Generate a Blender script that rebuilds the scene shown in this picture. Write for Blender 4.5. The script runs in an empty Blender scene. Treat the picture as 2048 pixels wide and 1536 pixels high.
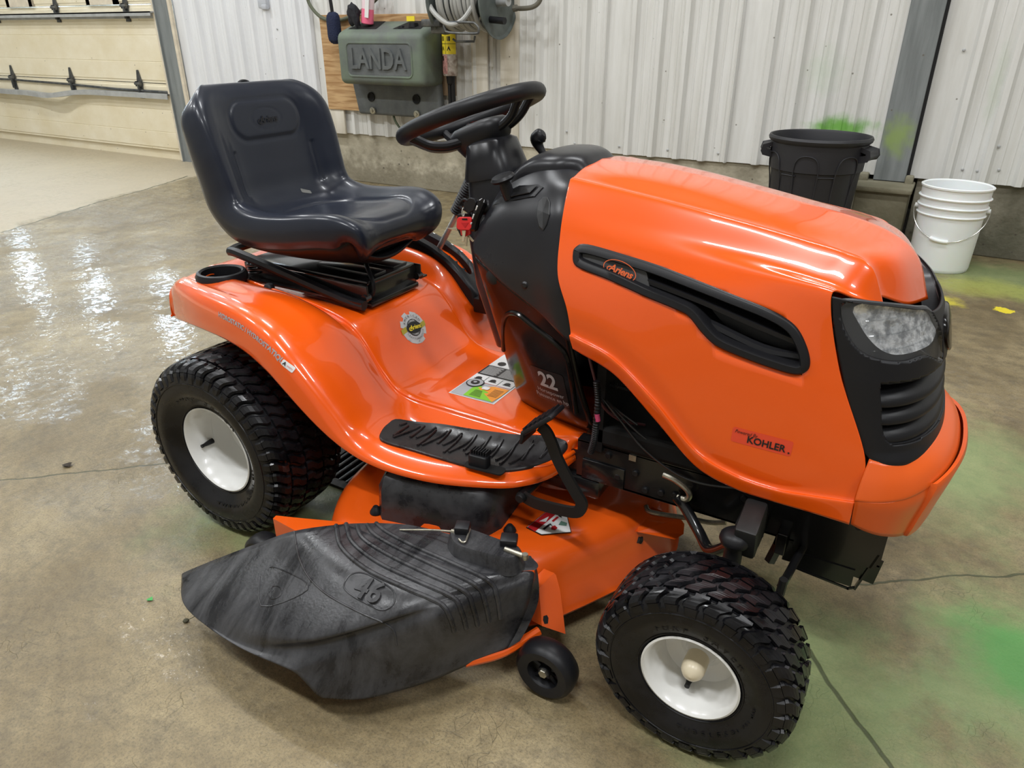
import bpy, bmesh, math, random
import numpy as np
from mathutils import Vector, Matrix
from mathutils.bvhtree import BVHTree
random.seed(7)
sc = bpy.context.scene
COL = sc.collection
PI = math.pi
# ------------------------------------------------------------------ camera
cd = bpy.data.cameras.new('camera'); cam = bpy.data.objects.new('camera', cd); COL.objects.link(cam)
cam.location = (1.454, -1.433, 1.215)
cam.rotation_euler = (PI/2-0.455, 0, 0.5236)
cd.sensor_fit = 'HORIZONTAL'; cd.sensor_width = 36; cd.lens = 36*1440/2048
cd.clip_start = 0.02; cd.clip_end = 200
sc.camera = cam
# ------------------------------------------------------------------ world, exposure
w = bpy.data.worlds.new('World'); sc.world = w; w.use_nodes = True
w.node_tree.nodes['Background'].inputs[0].default_value = (0.75, 0.85, 1, 1)
w.node_tree.nodes['Background'].inputs[1].default_value = 0.6
sc.view_settings.view_transform = 'Standard'; sc.view_settings.look = 'None'
sc.view_settings.gamma = 1; sc.view_settings.exposure = 0.0
sc.view_settings.use_curve_mapping = False
# ------------------------------------------------------------------ lamps of the hall (LED strips under the ceiling)
CEIL = 4.9
def strip_light(x, y, lx, ly, power, col=(.96, .98, 1), z=CEIL-.12):
    l = bpy.data.lights.new('led_strip', 'AREA'); l.shape = 'RECTANGLE'; l.size = lx; l.size_y = ly
    l.energy = power; l.color = col
    o = bpy.data.objects.new('led_strip', l); COL.objects.link(o); o.location = (x, y, z)
STRIPS = [(-4.6, 1.2), (-1.6, 1.2), (1.4, 1.2), (4.4, 1.2), (-4.6, -2.2), (-1.6, -2.2), (1.4, -2.2), (4.4, -2.2), (-8.6, 0.2)]
POWER = [88, 74, 66, 62, 78, 88, 100, 84, 120]
for (x, y), pw in zip(STRIPS, POWER):
    strip_light(x, y, 1.25, 0.22, pw)
# ------------------------------------------------------------------ materials
def mat(name, col, rough=.5, metal=0, coat=0, coat_rough=.05, noise=None, bump=None, spec=.5, emit=None, trans=0, ior=1.45, alpha=1):
    """noise=(scale, amount, colour2) mixes a second colour, bump=(scale, strength, distance)"""
    m = bpy.data.materials.new(name); m.use_nodes = True
    nt = m.node_tree; b = nt.nodes['Principled BSDF']
    b.inputs['Base Color'].default_value = (*col, 1); b.inputs['Roughness'].default_value = rough
    b.inputs['Metallic'].default_value = metal; b.inputs['Coat Weight'].default_value = coat
    b.inputs['Coat Roughness'].default_value = coat_rough; b.inputs['Specular IOR Level'].default_value = spec
    b.inputs['Transmission Weight'].default_value = trans; b.inputs['IOR'].default_value = ior
    b.inputs['Alpha'].default_value = alpha
    if emit: b.inputs['Emission Color'].default_value = (*emit[0], 1); b.inputs['Emission Strength'].default_value = emit[1]
    tc = nt.nodes.new('ShaderNodeTexCoord')
    if noise:
        n = nt.nodes.new('ShaderNodeTexNoise'); n.inputs['Scale'].default_value = noise[0]; n.inputs['Detail'].default_value = 6
        n.inputs['Roughness'].default_value = .6
        nt.links.new(tc.outputs['Object'], n.inputs['Vector'])
        r = nt.nodes.new('ShaderNodeValToRGB'); r.color_ramp.elements[0].position = .5-noise[1]; r.color_ramp.elements[1].position = .5+noise[1]
        r.color_ramp.elements[0].color = (*col, 1); r.color_ramp.elements[1].color = (*noise[2], 1)
        nt.links.new(n.outputs['Fac'], r.inputs['Fac']); nt.links.new(r.outputs['Color'], b.inputs['Base Color'])
        if len(noise) > 3:
            r2 = nt.nodes.new('ShaderNodeMapRange'); r2.inputs['From Min'].default_value = .5-noise[1]; r2.inputs['From Max'].default_value = .5+noise[1]
            r2.inputs['To Min'].default_value = rough; r2.inputs['To Max'].default_value = noise[3]
            nt.links.new(n.outputs['Fac'], r2.inputs['Value']); nt.links.new(r2.outputs['Result'], b.inputs['Roughness'])
    if bump:
        n = nt.nodes.new('ShaderNodeTexNoise'); n.inputs['Scale'].default_value = bump[0]; n.inputs['Detail'].default_value = 4
        nt.links.new(tc.outputs['Object'], n.inputs['Vector'])
        bm = nt.nodes.new('ShaderNodeBump'); bm.inputs['Strength'].default_value = bump[1]; bm.inputs['Distance'].default_value = bump[2]
        nt.links.new(n.outputs['Fac'], bm.inputs['Height']); nt.links.new(bm.outputs['Normal'], b.inputs['Normal'])
    return m
# ------------------------------------------------------------------ object helpers
def link(name, me, m=None, parent=None, smooth=True, ang=35):
    o = bpy.data.objects.new(name, me); COL.objects.link(o)
    if m:
        for k in (m if isinstance(m, (list, tuple)) else [m]): me.materials.append(k)
    if smooth and len(me.polygons):
        me.polygons.foreach_set('use_smooth', [True]*len(me.polygons))
        if ang < 180:
            try: me.set_sharp_from_angle(angle=math.radians(ang))
            except Exception: pass
    if parent is not None: o.parent = parent
    return o
def outward(o, ref):
    # make the faces look away from a reference point
    bm = bmesh.new(); bm.from_mesh(o.data); bmesh.ops.recalc_face_normals(bm, faces=bm.faces); r = Vector(ref)
    if sum((f.calc_center_median()-r).dot(f.normal)*f.calc_area() for f in bm.faces) < 0: bmesh.ops.reverse_faces(bm, faces=bm.faces)
    bm.to_mesh(o.data); bm.free(); return o
def mesh(name, V, F, m=None, parent=None, smooth=True, ang=35):
    me = bpy.data.meshes.new(name); me.from_pydata([tuple(map(float, v)) for v in V], [], F); me.update()
    return link(name, me, m, parent, smooth, ang)
def bmobj(name, bm, m=None, parent=None, smooth=True, ang=35):
    me = bpy.data.meshes.new(name); bm.normal_update(); bm.to_mesh(me); bm.free()
    return link(name, me, m, parent, smooth, ang)
def tag(o, label=None, cat=None, group=None, kind=None):
    if label: o['label'] = label
    if cat: o['category'] = cat
    if group: o['group'] = group
    if kind: o['kind'] = kind
    return o
def empty(name, loc=(0, 0, 0)):
    o = bpy.data.objects.new(name, None); COL.objects.link(o); o.empty_display_size = .05
    o['_loc'] = 0; del o['_loc']
    return o
def cr(P, n):
    """Catmull-Rom through the points P (k, d), n samples per span"""
    P = np.asarray(P, float)
    if len(P) < 3:
        t = np.linspace(0, 1, n+1)[:, None]; return P[0]*(1-t)+P[-1]*t
    A = np.vstack([2*P[0]-P[1], P, 2*P[-1]-P[-2]])
    out = []
    for i in range(1, len(A)-2):
        p0, p1, p2, p3 = A[i-1:i+3]
        for k in range(n):
            t = k/n
            out.append(.5*((2*p1)+(-p0+p2)*t+(2*p0-5*p1+4*p2-p3)*t*t+(-p0+3*p1-3*p2+p3)*t**3))
    out.append(P[-1]); return np.array(out)
def grid(rows, nu=6, nv=6):
    """dense grid through control rows (u, v, 3)"""
    R = [cr(r, nv) for r in rows]; R = np.array(R)
    U = np.array([cr(R[:, j], nu) for j in range(R.shape[1])]).transpose(1, 0, 2)
    return U
def grid_vf(G, off=0, flip=False, closev=False):
    nu, nv = G.shape[:2]; F = []
    for i in range(nu-1):
        for j in range(nv-1 if not closev else nv):
            a, b, c, d = i*nv+j, i*nv+(j+1) % nv, (i+1)*nv+(j+1) % nv, (i+1)*nv+j
            F.append(tuple(x+off for x in ((a, b, c, d) if not flip else (d, c, b, a))))
    return [tuple(p) for p in G.reshape(-1, 3)], F
def surf(name, rows, m, parent=None, nu=6, nv=6, mirror=False, flip=False, thick=0, ang=180, closev=False, dense=False):
    G = rows if dense else grid(rows, nu, nv)
    V, F = grid_vf(G, 0, flip, closev)
    if mirror:
        G2 = G*np.array([1, -1, 1]); V2, F2 = grid_vf(G2, len(V), not flip, closev); V += V2; F += F2
    o = mesh(name, V, F, m, parent, True, ang)
    if mirror:
        bm = bmesh.new(); bm.from_mesh(o.data); bmesh.ops.remove_doubles(bm, verts=bm.verts, dist=1e-5)
        bm.to_mesh(o.data); bm.free()
    if thick:
        md = o.modifiers.new('Solidify', 'SOLIDIFY'); md.thickness = abs(thick); md.offset = -1 if thick > 0 else 1
    return o
def tube_vf(path, r, n=10, closed=False, off=0, cap=True):
    P = [Vector(p) for p in path]; k = len(P); V = []; F = []
    rr = r if isinstance(r, (list, tuple, np.ndarray)) else [r]*k
    prev = None
    for i, p in enumerate(P):
        if closed: t = (P[(i+1) % k]-P[i-1]).normalized()
        else: t = (P[min(i+1, k-1)]-P[max(i-1, 0)]).normalized()
        if prev is None:
            a = Vector((0, 0, 1)) if abs(t.z) < .9 else Vector((1, 0, 0)); s = t.cross(a).normalized()
        else: s = (prev-t*prev.dot(t)).normalized()
        prev = s; u = t.cross(s)
        for j in range(n):
            q = 2*PI*j/n; V.append(p+(s*math.cos(q)+u*math.sin(q))*rr[i])
    m = k if closed else k-1
    for i in range(m):
        for j in range(n):
            a = i*n+j; b = i*n+(j+1) % n; c = ((i+1) % k)*n+(j+1) % n; d = ((i+1) % k)*n+j
            F.append((a+off, b+off, c+off, d+off))
    if cap and not closed:
        F.append(tuple(off+j for j in range(n))[::-1]); F.append(tuple(off+(k-1)*n+j for j in range(n)))
    return V, F
def tube(name, path, r, m, parent=None, n=10, closed=False, sm=0, cap=True):
    if sm: path = cr(path, sm)
    V, F = tube_vf(path, r, n, closed, cap=cap); return mesh(name, V, F, m, parent)
class MB:
    """collects shapes that become one mesh"""
    def __init__(s): s.V = []; s.F = []; s.M = []
    def add(s, V, F, mi=0):
        o = len(s.V); s.V += [tuple(map(float, v)) for v in V]; s.F += [tuple(i+o for i in f) for f in F]; s.M += [mi]*len(F); return s
    def tube(s, path, r, n=8, closed=False, sm=0, mi=0, cap=True):
        if sm: path = cr(path, sm)
        V, F = tube_vf(path, r, n, closed, cap=cap); return s.add(V, F, mi)
    def box(s, c, d, R=None, mi=0, bev=0):
        bm = bmesh.new(); bmesh.ops.create_cube(bm, size=1)
        for v in bm.verts: v.co = Vector((v.co.x*d[0], v.co.y*d[1], v.co.z*d[2]))
        if bev: bmesh.ops.bevel(bm, geom=bm.edges[:], offset=bev, segments=2, affect='EDGES', profile=.5)
        M = Matrix.Translation(c) @ (R.to_4x4() if R is not None else Matrix.Identity(4))
        bm.verts.index_update()
        V = [M @ v.co for v in bm.verts]; F = [tuple(v.index for v in f.verts) for f in bm.faces]; bm.free(); return s.add(V, F, mi)
    def lathe(s, prof, c=(0, 0, 0), axis='z', n=32, mi=0, a0=0, R=None):
        """prof: (radius, height) along the axis"""
        V = []; F = []; k = len(prof)
        for i in range(n):
            q = 2*PI*i/n+a0; co, si = math.cos(q), math.sin(q)
            for (r, h) in prof:
                p = {'z': (r*co, r*si, h), 'y': (r*co, h, r*si), 'x': (h, r*co, r*si)}[axis]
                if R is not None: p = tuple(R @ Vector(p))
                V.append((p[0]+c[0], p[1]+c[1], p[2]+c[2]))
        for i in range(n):
            for j in range(k-1):
                F.append((i*k+j, ((i+1) % n)*k+j, ((i+1) % n)*k+j+1, i*k+j+1))
        return s.add(V, F, mi)
    def prism(s, poly, d, mi=0, M=None, bev=0):
        """poly (x, y) extruded to height d along z, then transformed by M"""
        bm = bmesh.new(); vs = [bm.verts.new((p[0], p[1], 0)) for p in poly]; f = bm.faces.new(vs)
        if f.normal.z < 0: f.normal_flip()
        r = bmesh.ops.extrude_face_region(bm, geom=[f])
        for v in r['geom']:
            if isinstance(v, bmesh.types.BMVert): v.co.z += d
        bmesh.ops.recalc_face_normals(bm, faces=bm.faces)
        if bev: bmesh.ops.bevel(bm, geom=bm.edges[:], offset=bev, segments=2, affect='EDGES', profile=.5)
        bm.verts.index_update()
        V = [(M @ v.co) if M is not None else v.co.copy() for v in bm.verts]; F = [tuple(v.index for v in f.verts) for f in bm.faces]
        bm.free(); return s.add(V, F, mi)
    def build(s, name, m, parent=None, smooth=True, ang=35):
        o = mesh(name, s.V, s.F, m, parent, smooth, ang)
        if isinstance(m, (list, tuple)): o.data.polygons.foreach_set('material_index', s.M)
        bm = bmesh.new(); bm.from_mesh(o.data); bmesh.ops.recalc_face_normals(bm, faces=bm.faces); bm.to_mesh(o.data); bm.free()
        return o
def frame_M(o, x, y=None, z=None):
    """matrix with origin o, x axis along x, z axis near z"""
    x = Vector(x).normalized()
    if z is not None: z = Vector(z); y = z.cross(x).normalized(); z = x.cross(y)
    else: y = Vector(y); z = x.cross(y).normalized(); y = z.cross(x)
    return Matrix(((x.x, y.x, z.x, o[0]), (x.y, y.y, z.y, o[1]), (x.z, y.z, z.z, o[2]), (0, 0, 0, 1)))
def rrect(w, h, r, n=4, cx=0, cy=0):
    P = []
    for sx, sy, a in ((1, 1, 0), (-1, 1, 90), (-1, -1, 180), (1, -1, 270)):
        for k in range(n+1):
            q = math.radians(a+90*k/n); P.append((cx+sx*(w/2-r)+r*math.cos(q), cy+sy*(h/2-r)+r*math.sin(q)))
    return P
def smooth_poly(P, n=4):
    P = np.asarray(P, float); k = len(P); out = []
    for i in range(k):
        p0, p1, p2, p3 = P[i-1], P[i], P[(i+1) % k], P[(i+2) % k]
        for j in range(n):
            t = j/n; out.append(.5*((2*p1)+(-p0+p2)*t+(2*p0-5*p1+4*p2-p3)*t*t+(-p0+3*p1-3*p2+p3)*t**3))
    return np.array(out)
def inpoly(x, y, P):
    c = False; j = len(P)-1
    for i in range(len(P)):
        if (P[i][1] > y) != (P[j][1] > y) and x < (P[j][0]-P[i][0])*(y-P[i][1])/(P[j][1]-P[i][1]+1e-12)+P[i][0]: c = not c
        j = i
    return c
def bvh_of(o):
    me = o.data; return BVHTree.FromPolygons([v.co.copy() for v in me.vertices], [tuple(p.vertices) for p in me.polygons])
def offset_poly(P, d):
    """inset (d>0) of a closed 2D loop by vertex normals"""
    P = np.asarray(P, float); t = np.roll(P, -1, 0)-np.roll(P, 1, 0); t /= np.linalg.norm(t, axis=1)[:, None]+1e-9
    n = np.stack([-t[:, 1], t[:, 0]], 1)
    area = .5*np.sum(P[:, 0]*np.roll(P[:, 1], -1)-np.roll(P[:, 0], -1)*P[:, 1])
    return P+n*(d if area > 0 else -d)
def text_vf(body, size, bold=0.0, shear=0.0, align='CENTER', ext=0.0, spacing=1.0):
    cu = bpy.data.curves.new('txt', 'FONT'); cu.body = body; cu.size = size; cu.align_x = align; cu.align_y = 'CENTER'
    cu.offset = bold*size; cu.shear = shear; cu.extrude = ext; cu.resolution_u = 3; cu.space_character = spacing
    o = bpy.data.objects.new('txt', cu); COL.objects.link(o)
    bpy.context.view_layer.update()
    me = bpy.data.meshes.new_from_object(o.evaluated_get(bpy.context.evaluated_depsgraph_get()))
    V = [v.co.copy() for v in me.vertices]; F = [tuple(p.vertices) for p in me.polygons]
    bpy.data.objects.remove(o); bpy.data.curves.remove(cu); bpy.data.meshes.remove(me)
    return V, F
class Decal:
    """flat print laid on a surface: shapes in a (u, v) frame dropped onto a BVH along the frame's normal"""
    def __init__(s, M, bvh=None, lift=.0006, dist=.1): s.M = M; s.b = bvh; s.lift = lift; s.mb = MB(); s.dist = dist
    def put(s, V, F, mi=0, layer=0, sub=0):
        if sub:
            bm = bmesh.new(); vs = [bm.verts.new((v[0], v[1], 0)) for v in V]
            for f in F: bm.faces.new([vs[i] for i in f])
            bmesh.ops.triangulate(bm, faces=bm.faces)
            for _ in range(8):
                es = [e for e in bm.edges if e.calc_length() > sub]
                if not es: break
                bmesh.ops.subdivide_edges(bm, edges=es, cuts=1); bmesh.ops.triangulate(bm, faces=[f for f in bm.faces if len(f.verts) > 3])
            bm.verts.index_update(); V = [v.co.copy() for v in bm.verts]; F = [tuple(v.index for v in f.verts) for f in bm.faces]; bm.free()
        nz = (s.M.to_3x3() @ Vector((0, 0, 1))).normalized(); out = []
        for v in V:
            p = s.M @ Vector((v[0], v[1], 0))
            if s.b is not None:
                h = s.b.ray_cast(p+nz*s.dist, -nz, 2*s.dist)
                if h[0] is not None: p = h[0]
            out.append(p+nz*(s.lift*(1+layer)))
        s.mb.add(out, F, mi); return s
    def poly(s, P, mi=0, layer=0, sub=.012): return s.put([(p[0], p[1], 0) for p in P], [tuple(range(len(P)))], mi, layer, sub)
    def text(s, body, size, x=0, y=0, mi=0, layer=1, rot=0, sx=1, **k):
        V, F = text_vf(body, size, **k); c, si = math.cos(rot), math.sin(rot)
        return s.put([(x+sx*v.x*c-v.y*si, y+sx*v.x*si+v.y*c, 0) for v in V], F, mi, layer)
    def build(s, name, m, parent): 
        o = mesh(name, s.mb.V, s.mb.F, m, parent, False); o.data.polygons.foreach_set('material_index', s.mb.M) if isinstance(m, (list, tuple)) else None
        return o
def disc_poly(r, n=24, cx=0, cy=0, sy=1): return [(cx+r*math.cos(2*PI*k/n), cy+r*sy*math.sin(2*PI*k/n)) for k in range(n)]

# ================================================================== the hall
W = 3.638
def nodes(m): return m.node_tree.nodes, m.node_tree.links
def floor_mat():
    m = bpy.data.materials.new('wet_concrete'); m.use_nodes = True; N, L = nodes(m); b = N['Principled BSDF']
    tc = N.new('ShaderNodeTexCoord')
    def noise(sc_, det=5, rough=.6, dist=0, vec=None):
        n = N.new('ShaderNodeTexNoise'); n.inputs['Scale'].default_value = sc_; n.inputs['Detail'].default_value = det
        n.inputs['Roughness'].default_value = rough; n.inputs['Distortion'].default_value = dist
        L.new(vec or tc.outputs['Object'], n.inputs['Vector']); return n.outputs['Fac']
    def ramp(f, a, c, ca, cb):
        r = N.new('ShaderNodeValToRGB'); r.color_ramp.elements[0].position = a; r.color_ramp.elements[1].position = c
        r.color_ramp.elements[0].color = (*ca, 1); r.color_ramp.elements[1].color = (*cb, 1); L.new(f, r.inputs[0]); return r.outputs[0]
    def rng(f, a, c, x, y):
        r = N.new('ShaderNodeMapRange'); r.inputs[1].default_value = a; r.inputs[2].default_value = c; r.inputs[3].default_value = x; r.inputs[4].default_value = y
        r.interpolation_type = 'SMOOTHSTEP'; L.new(f, r.inputs[0]); return r.outputs[0]
    def mix(f, a, c, mode='MIX'):
        x = N.new('ShaderNodeMix'); x.data_type = 'RGBA'; x.blend_type = mode
        if isinstance(f, float): x.inputs[0].default_value = f
        else: L.new(f, x.inputs[0])
        for s, v in ((6, a), (7, c)):
            if isinstance(v, tuple): x.inputs[s].default_value = (*v, 1)
            else: L.new(v, x.inputs[s])
        return x.outputs[2]
    def math_(op, a, c=None):
        x = N.new('ShaderNodeMath'); x.operation = op
        for s, v in ((0, a), (1, c)):
            if v is None: continue
            if isinstance(v, (int, float)): x.inputs[s].default_value = v
            else: L.new(v, x.inputs[s])
        return x.outputs[0]
    def blob(x, y, r, rx=1.0, ns=3.5):
        mp = N.new('ShaderNodeMapping'); mp.inputs['Location'].default_value = (-x/r/rx, -y/r, 0); mp.inputs['Scale'].default_value = (1/r/rx, 1/r, 1)
        L.new(tc.outputs['Object'], mp.inputs[0]); g = N.new('ShaderNodeVectorMath'); g.operation = 'LENGTH'; L.new(mp.outputs[0], g.inputs[0])
        d = math_('ADD', g.outputs['Value'], math_('MULTIPLY', math_('SUBTRACT', noise(ns, 5, .65), .5), 1.5))
        return rng(d, .25, 1.05, 1, 0)
    def line(p, q, wd, wob=.02):
        # a joint or crack between two floor points
        d = Vector((q[0]-p[0], q[1]-p[1])); ln = d.length; d /= ln; nx, ny = -d.y, d.x
        s = N.new('ShaderNodeSeparateXYZ'); L.new(tc.outputs['Object'], s.inputs[0])
        dist = math_('ADD', math_('MULTIPLY', math_('SUBTRACT', s.outputs[0], p[0]), nx), math_('MULTIPLY', math_('SUBTRACT', s.outputs[1], p[1]), ny))
        along = math_('ADD', math_('MULTIPLY', math_('SUBTRACT', s.outputs[0], p[0]), d.x), math_('MULTIPLY', math_('SUBTRACT', s.outputs[1], p[1]), d.y))
        dist = math_('ADD', dist, math_('MULTIPLY', math_('SUBTRACT', noise(2.2, 4), .5), wob*6))
        a = rng(math_('ABSOLUTE', dist), wd*.4, wd, 1, 0)
        return math_('MULTIPLY', a, math_('MULTIPLY', math_('GREATER_THAN', along, 0), math_('LESS_THAN', along, ln)))
    tan = ramp(noise(1.4, 9, .74), .36, .66, (.155, .112, .050), (.375, .30, .165))
    tan = mix(ramp(noise(11, 7, .8), .44, .64, (0, 0, 0), (.62, .62, .62)), tan, (.085, .065, .036))
    tan = mix(ramp(noise(190, 5, .8), .48, .66, (0, 0, 0), (.6, .6, .6)), tan, (.05, .042, .026))     # fine pits
    vs = N.new('ShaderNodeTexVoronoi'); vs.feature = 'DISTANCE_TO_EDGE'; vs.inputs['Scale'].default_value = 26
    dv = N.new('ShaderNodeMix'); dv.data_type = 'RGBA'; dv.inputs[0].default_value = .3; L.new(tc.outputs['Object'], dv.inputs[6])
    nn = N.new('ShaderNodeTexNoise'); nn.inputs['Scale'].default_value = 7; L.new(tc.outputs['Object'], nn.inputs['Vector']); L.new(nn.outputs['Color'], dv.inputs[7]); L.new(dv.outputs[2], vs.inputs['Vector'])
    craz = math_('MULTIPLY', rng(vs.outputs['Distance'], .0, .022, 1, 0), rng(noise(6, 5), .50, .66, 0, .5))
    tan = mix(craz, tan, (.05, .05, .03))
    # far end of the floor is paler and drier
    s = N.new('ShaderNodeSeparateXYZ'); L.new(tc.outputs['Object'], s.inputs[0])
    sd = math_('SUBTRACT', math_('MULTIPLY', math_('ADD', s.outputs[0], 3.94), -.949), math_('MULTIPLY', math_('SUBTRACT', s.outputs[1], 1.0), .316))
    far = rng(math_('ADD', sd, math_('MULTIPLY', math_('SUBTRACT', noise(1.8, 7, .7), .5), .9)), -.06, .10, 0, 1)
    base = mix(math_('MULTIPLY', far, .75), tan, (.50, .43, .31))
    # green dye where it was sprayed
    g = math_('ADD', blob(1.95, .05, .46), math_('ADD', blob(1.45, -.25, .42), math_('ADD', blob(1.9, 3.2, .55), math_('ADD', blob(.1, -.15, .5), blob(1.6, .9, .5)))))
    g = math_('MINIMUM', g, 1.0)
    base = mix(math_('MULTIPLY', g, .6), base, (.20, .30, .12))
    base = mix(math_('MULTIPLY', blob(1.86, .12, .2), .7), base, (.06, .30, .06))
    base = mix(math_('MULTIPLY', blob(1.60, 2.62, .12, 1.0, 12), .7), base, (.75, .65, .03))
    base = mix(math_('MULTIPLY', blob(1.75, 2.95, .25, 1.6), .35), base, (.55, .55, .06))
    base = mix(rng(blob(1.87, 2.62, .06, 1.0, 22), .3, .5, 0, .9), base, (.85, .70, .02))
    lines = [line((-.98, -.80), (-.35, -.235), .004), line((1.50, .185), (2.6, .93), .004), line((1.44, -.10), (1.75, -.50), .006, .01), line((-3.937, 1.004), (-4.62, 3.05), .012, .03)]
    lm = lines[0]
    for k in lines[1:]: lm = math_('MAXIMUM', lm, k)
    base = mix(math_('MULTIPLY', lm, .8), base, (.04, .05, .02))
    L.new(base, b.inputs['Base Color'])
    # water film: smooth puddles, damp between
    nw = noise(1.6, 6, .62, .4)
    wet = rng(math_('ADD', nw, rng(s.outputs[0], -1.2, .3, .05, 0)), .44, .56, 0, 1)
    lft = rng(s.outputs[0], -.6, .6, 1, .40)                       # wetter towards the door side
    dry = math_('SUBTRACT', 1, math_('MULTIPLY', far, .8))
    wet = math_('MULTIPLY', math_('MULTIPLY', wet, lft), dry)
    wet = math_('MULTIPLY', wet, rng(s.outputs[1], -1.0, -.35, .25, 1))
    spk = rng(math_('ADD', math_('MULTIPLY', noise(30, 6, .7), .75), math_('MULTIPLY', noise(7, 4, .6), .25)), .475, .575, .03, 1)
    rr = rng(wet, 0, 1, .55, .42)
    L.new(rr, b.inputs['Roughness'])
    b.inputs['Specular IOR Level'].default_value = .55
    film = N.new('ShaderNodeMath'); film.operation = 'MULTIPLY'; film.inputs[1].default_value = 1.0; L.new(math_('MULTIPLY', wet, spk), film.inputs[0])
    L.new(film.outputs[0], b.inputs['Coat Weight']); b.inputs['Coat Roughness'].default_value = .05
    # relief: coarse broom marks and droplets
    h = math_('ADD', math_('MULTIPLY', noise(34, 5, .7), .6), math_('MULTIPLY', noise(150, 3, .6), .28))
    h = math_('SUBTRACT', h, math_('MULTIPLY', lm, 1.5)); h = math_('SUBTRACT', h, math_('MULTIPLY', craz, .5))
    bp = N.new('ShaderNodeBump'); bp.inputs['Strength'].default_value = .55; bp.inputs['Distance'].default_value = .006
    L.new(h, bp.inputs['Height']); L.new(bp.outputs[0], b.inputs['Normal'])
    bp2 = N.new('ShaderNodeBump'); bp2.inputs['Strength'].default_value = .22; bp2.inputs['Distance'].default_value = .005
    L.new(noise(38, 4, .6), bp2.inputs['Height']); L.new(bp2.outputs[0], b.inputs['Coat Normal'])
    return m
M_floor = floor_mat()
def wall_metal(name, c1, c2, streak=.35, green=(), sc=(14, 14, 1.2)):
    m = bpy.data.materials.new(name); m.use_nodes = True; N, L = nodes(m); b = N['Principled BSDF']
    tc = N.new('ShaderNodeTexCoord'); mp = N.new('ShaderNodeMapping'); mp.inputs['Scale'].default_value = sc; L.new(tc.outputs['Object'], mp.inputs[0])
    n = N.new('ShaderNodeTexNoise'); n.inputs['Scale'].default_value = 1; n.inputs['Detail'].default_value = 7; n.inputs['Roughness'].default_value = .65; L.new(mp.outputs[0], n.inputs['Vector'])
    r = N.new('ShaderNodeValToRGB'); r.color_ramp.elements[0].position = .35; r.color_ramp.elements[1].position = .68
    r.color_ramp.elements[0].color = (*c1, 1); r.color_ramp.elements[1].color = (*c2, 1); L.new(n.outputs['Fac'], r.inputs[0])
    out = r.outputs[0]
    sp = N.new('ShaderNodeTexVoronoi'); sp.inputs['Scale'].default_value = 9; sp.inputs['Randomness'].default_value = 1; L.new(tc.outputs['Object'], sp.inputs['Vector'])
    rs = N.new('ShaderNodeMapRange'); rs.inputs[1].default_value = .035; rs.inputs[2].default_value = .06; rs.inputs[3].default_value = .75; rs.inputs[4].default_value = 0; L.new(sp.outputs['Distance'], rs.inputs[0])
    mx = N.new('ShaderNodeMix'); mx.data_type = 'RGBA'; L.new(rs.outputs[0], mx.inputs[0]); L.new(out, mx.inputs[6]); mx.inputs[7].default_value = (.12, .10, .07, 1); out = mx.outputs[2]
    for (gx, gz, gr, grx, a, gc) in green:
        mp = N.new('ShaderNodeMapping'); mp.inputs['Location'].default_value = (-gx/grx, 0, -gz/gr); mp.inputs['Scale'].default_value = (1/grx, 0, 1/gr); L.new(tc.outputs['Object'], mp.inputs[0])
        g = N.new('ShaderNodeVectorMath'); g.operation = 'LENGTH'; L.new(mp.outputs[0], g.inputs[0])
        n3 = N.new('ShaderNodeTexNoise'); n3.inputs['Scale'].default_value = 16; n3.inputs['Detail'].default_value = 5; L.new(tc.outputs['Object'], n3.inputs['Vector'])
        ad = N.new('ShaderNodeMath'); ad.operation = 'MULTIPLY_ADD'; ad.inputs[1].default_value = .9; L.new(n3.outputs['Fac'], ad.inputs[0]); L.new(g.outputs['Value'], ad.inputs[2])
        k = N.new('ShaderNodeMapRange'); k.interpolation_type = 'SMOOTHSTEP'; k.inputs[1].default_value = .6; k.inputs[2].default_value = 1.35; k.inputs[3].default_value = a; k.inputs[4].default_value = 0; L.new(ad.outputs[0], k.inputs[0])
        mx = N.new('ShaderNodeMix'); mx.data_type = 'RGBA'; L.new(k.outputs[0], mx.inputs[0]); L.new(out, mx.inputs[6]); mx.inputs[7].default_value = (*gc, 1); out = mx.outputs[2]
    L.new(out, b.inputs['Base Color']); b.inputs['Roughness'].default_value = .42
    return m
M_siding = wall_metal('white_siding', (.64, .635, .60), (.76, .76, .74), green=[(.87, .69, .10, .28, .95, (.16, .42, .06)), (.72, 1.0, .2, .18, .18, (.3, .5, .25)), (1.62, .95, .35, .05, .2, (.3, .45, .25))])
M_panel2 = wall_metal('white_siding_left', (.70, .71, .73), (.80, .81, .83))
M_door = wall_metal('cream_door', (.76, .67, .47), (.86, .79, .62), sc=(2.2, 2.2, 3))
M_steel = wall_metal('grey_steel', (.15, .165, .165), (.26, .28, .28), green=[(1.2, .66, .17, .13, .8, (.26, .36, .10))])
M_galv = mat('galvanised', (.55, .56, .56), .42, .35, noise=(9, .15, (.42, .43, .43)))
M_trim = mat('cream_trim', (.74, .66, .52), .5, noise=(12, .15, (.60, .53, .42)))
M_dkiron = mat('dark_iron', (.05, .055, .06), .45, .5, noise=(14, .15, (.15, .15, .14)))
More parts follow.
